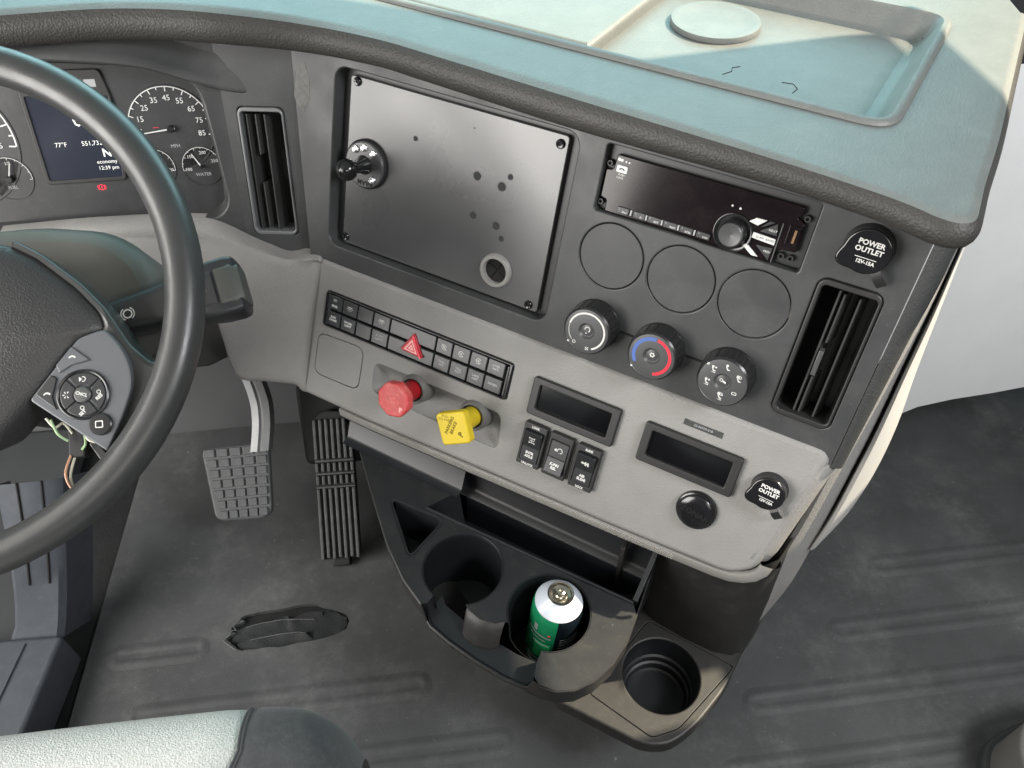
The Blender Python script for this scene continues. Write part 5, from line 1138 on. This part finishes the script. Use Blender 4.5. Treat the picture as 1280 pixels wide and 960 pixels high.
obj('pad', MB().prism(ap, -0.010, 0.0, 0.002, 2, cap0=True), 'pedal_core', ac)
def rib_mesh(l): return MB().prism(rr(0, 0, 0.0052, l, 0.0016, 3), -0.001, 0.0045, 0.0016, 3).mesh('rib', 'pedal_rubber')
rl, ru, rs = rib_mesh(0.104), rib_mesh(0.054), rib_mesh(0.0135)
for k in range(7):
    x = -0.0255+k*0.0085
    obj('rib', rl, None, ac, M=T(x, -0.0560+(0.0015 if k % 2 else -0.0005), 0))
    for y in (0.0080, 0.0265): obj('rib', rs, None, ac, M=T(x, y, 0))
    top = 0.0975 if abs(k-2.5) < 2.6 else 0.080
    h_ = top-0.0385 if k < 6 else 0.040
    obj('rib', ru, None, ac, M=T(x, 0.0385+h_/2, 0) @ Matrix.Diagonal((1, h_/0.054, 1, 1)))
for y in (-0.0025, 0.0172, 0.0363): obj('cross_bar', MB().box(-0.028, 0.028, y-0.0014, y+0.0014, -0.001, 0.0040, 0.0008), 'pedal_rubber', ac)
obj('heel_hinge', MB().box(-0.014, 0.012, -0.122, -0.106, -0.022, -0.006, 0.003), 'pedal_core', ac)
m = MB().prism(round_poly([(-0.045, 0.03), (0.05, 0.03), (0.055, 0.15), (-0.055, 0.15)], 0.01), -0.075, -0.018, 0.006, cap0=True); obj('sensor_housing', m, 'pedal_core', ac)

# ---- footrest at the left edge
ft = thing('footrest', 'blue grey ribbed plastic footrest at the left edge of the floor', 'footrest', T(-0.56, 0.5, 0))
fb = [(-0.20, -0.12), (0.008, -0.12), (0.030, 0.043), (-0.20, 0.052)]
obj('step_block', MB().prism(round_poly(fb, 0.008), -0.004, 0.060, 0.006, 4), 'footrest', ft)
for k in range(4):
    x = -0.128+k*0.0365
    obj('rib', MB().add([(x-0.025*1.0, -0.118, 0.0598), (x-0.020, -0.118, 0.0598), (x+0.0045, 0.036, 0.0598), (x-0.0005, 0.036, 0.0598), (x-0.0235, -0.118, 0.0625), (x-0.0215, -0.118, 0.0625), (x+0.003, 0.035, 0.0625), (x+0.001, 0.035, 0.0625)], [(0, 1, 5, 4), (1, 2, 6, 5), (2, 3, 7, 6), (3, 0, 4, 7), (4, 5, 6, 7)]), 'footrest', ft)
rows = []
for t in range(9):
    q = t/8; y = 0.046+0.11*q; z = 0.045+0.20*q**1.15; xl = -0.046+0.040*q**0.6; xr = 0.024+0.050*q
    rows.append([(xl-0.004, y+0.03, z-0.03), (xl, y, z), (xl+0.006, y-0.003, z+0.004), (xr-0.008, y-0.003, z+0.004), (xr, y+0.002, z), (xr+0.004, y+0.05, z-0.05)])
obj('ramp', MB().grid(rows), 'footrest', ft)
for dx in (0.35, 0.72):
    pts = []
    for t in range(7):
        q = 0.40+0.6*t/6; y = 0.046+0.11*q; z = 0.045+0.20*q**1.15; xl = -0.046+0.040*q**0.6; xr = 0.024+0.050*q; pts.append((xl+(xr-xl)*dx, y-0.0032, z+0.0045))
    obj('groove', MB().tube(pts, 0.0016, 6), 'seam', ft)
obj('left_sill', MB().box(-0.60, -0.05, -0.6, 0.45, -0.006, 0.02, 0.01), 'panel_dark', ft)

# ================================================================== SEAT AND SEAT BASE
se = thing('driver_seat', 'driver seat cushion with pale woven cloth centre and black side bolster', 'seat', T(-0.33, 0.004, 0.455))
def seat_surf(x0, x1, yf, nx=30, ny=16, bulge=0.0):
    rows = []
    for j in range(ny+1):
        q = j/ny; row = []
        for i in range(nx+1):
            x = x0+(x1-x0)*i/nx
            row.append((x, q))
        rows.append(row)
    return rows
def front_y(x): # plan outline of the front edge
    d = max(0, x-0.10); return 0.262-0.004*((x-0.02)/0.3)**2-(0.55*max(0, x-0.165))**1.0*0.0-(d/0.14)**5*0.034
def seat_pt(x, q):
    yf = front_y(x); side = max(0, (x-0.200)/0.040); side = min(1, side)
    z = 0.004*cos(x*6)-0.045*(1-math.sqrt(max(0, 1-side**2)))
    ang = q
    if q < 0.5:   # rolled front
        a = pi/2*(1-q/0.5); return (x, yf-0.045+0.045*sin(a), z-0.045+0.045*cos(a))
    t = (q-0.5)/0.5; return (x, yf-0.045-0.42*t, z-0.02*sin(pi*t))
seamx = lambda q: 0.163-0.075*max(0, q-0.35)*1.1 if True else 0
def seat_part(xa, xb, nx, name, mm, z_off=0.0):
    rows = []
    for j in range(33):
        q = j/32; row = []
        a_, b_ = xa(q), xb(q)
        for i in range(nx+1):
            x = a_+(b_-a_)*i/nx; p_ = seat_pt(x, q); e_ = min(i, nx-i)/nx; row.append((p_[0], p_[1], p_[2]+z_off-0.004*max(0, 1-e_*nx/1.5)))
        rows.append(row)
    rows.insert(0, [(x, y-0.004, z-0.16) for x, y, z in rows[0]])
    return obj(name, MB().grid(rows), mm, se, ang=70)
seat_part(lambda q: -0.10, lambda q: 0.158-0.060*max(0, (q-0.5)/0.5)**0.6, 26, 'cushion_centre', 'seat_cloth')
seat_part(lambda q: 0.158-0.060*max(0, (q-0.5)/0.5)**0.6, lambda q: 0.2395, 18, 'side_bolster', 'seat_dark', 0.001)
seat_part(lambda q: -0.36, lambda q: -0.10, 12, 'cushion_side', 'seat_cloth')
obj('seat_pan', MB().box(-0.30, 0.20, -0.25, 0.17, -0.20, -0.05, 0.02), 'seat_dark', se)
obj('piping', MB().tube([seat_pt(0.158-0.060*max(0, (q/32-0.5)/0.5)**0.6, q/32) for q in range(4, 33)], 0.0012, 8), 'seat_dark', se)
obj('seat_pedestal', MB().prism(round_poly([(-0.22, -0.25), (0.16, -0.25), (0.16, 0.05), (-0.22, 0.05)], 0.03), -0.45, -0.19), 'panel_dark', se)
sb_ = thing('passenger_seat_base', 'grey rounded seat base corner at the lower right edge', 'seat base', T(0.735, 0.190, 0))
bpq = round_poly([(0.20, 0.12), (-0.055, 0.095), (-0.098, 0.080), (-0.116, 0.055), (-0.130, 0.0), (-0.14, -0.30), (0.20, -0.30)], [0.01, 0.015, 0.012, 0.012, 0.02, 0.01, 0.01], 4)
obj('base_cover', MB().prism(bpq, -0.004, 0.10, 0.006, 3), 'collar_grey', sb_); obj('base_skirt', MB().prism(inset(ccw(bpq), -0.008), -0.004, 0.02, 0.004), 'panel_dark', sb_)
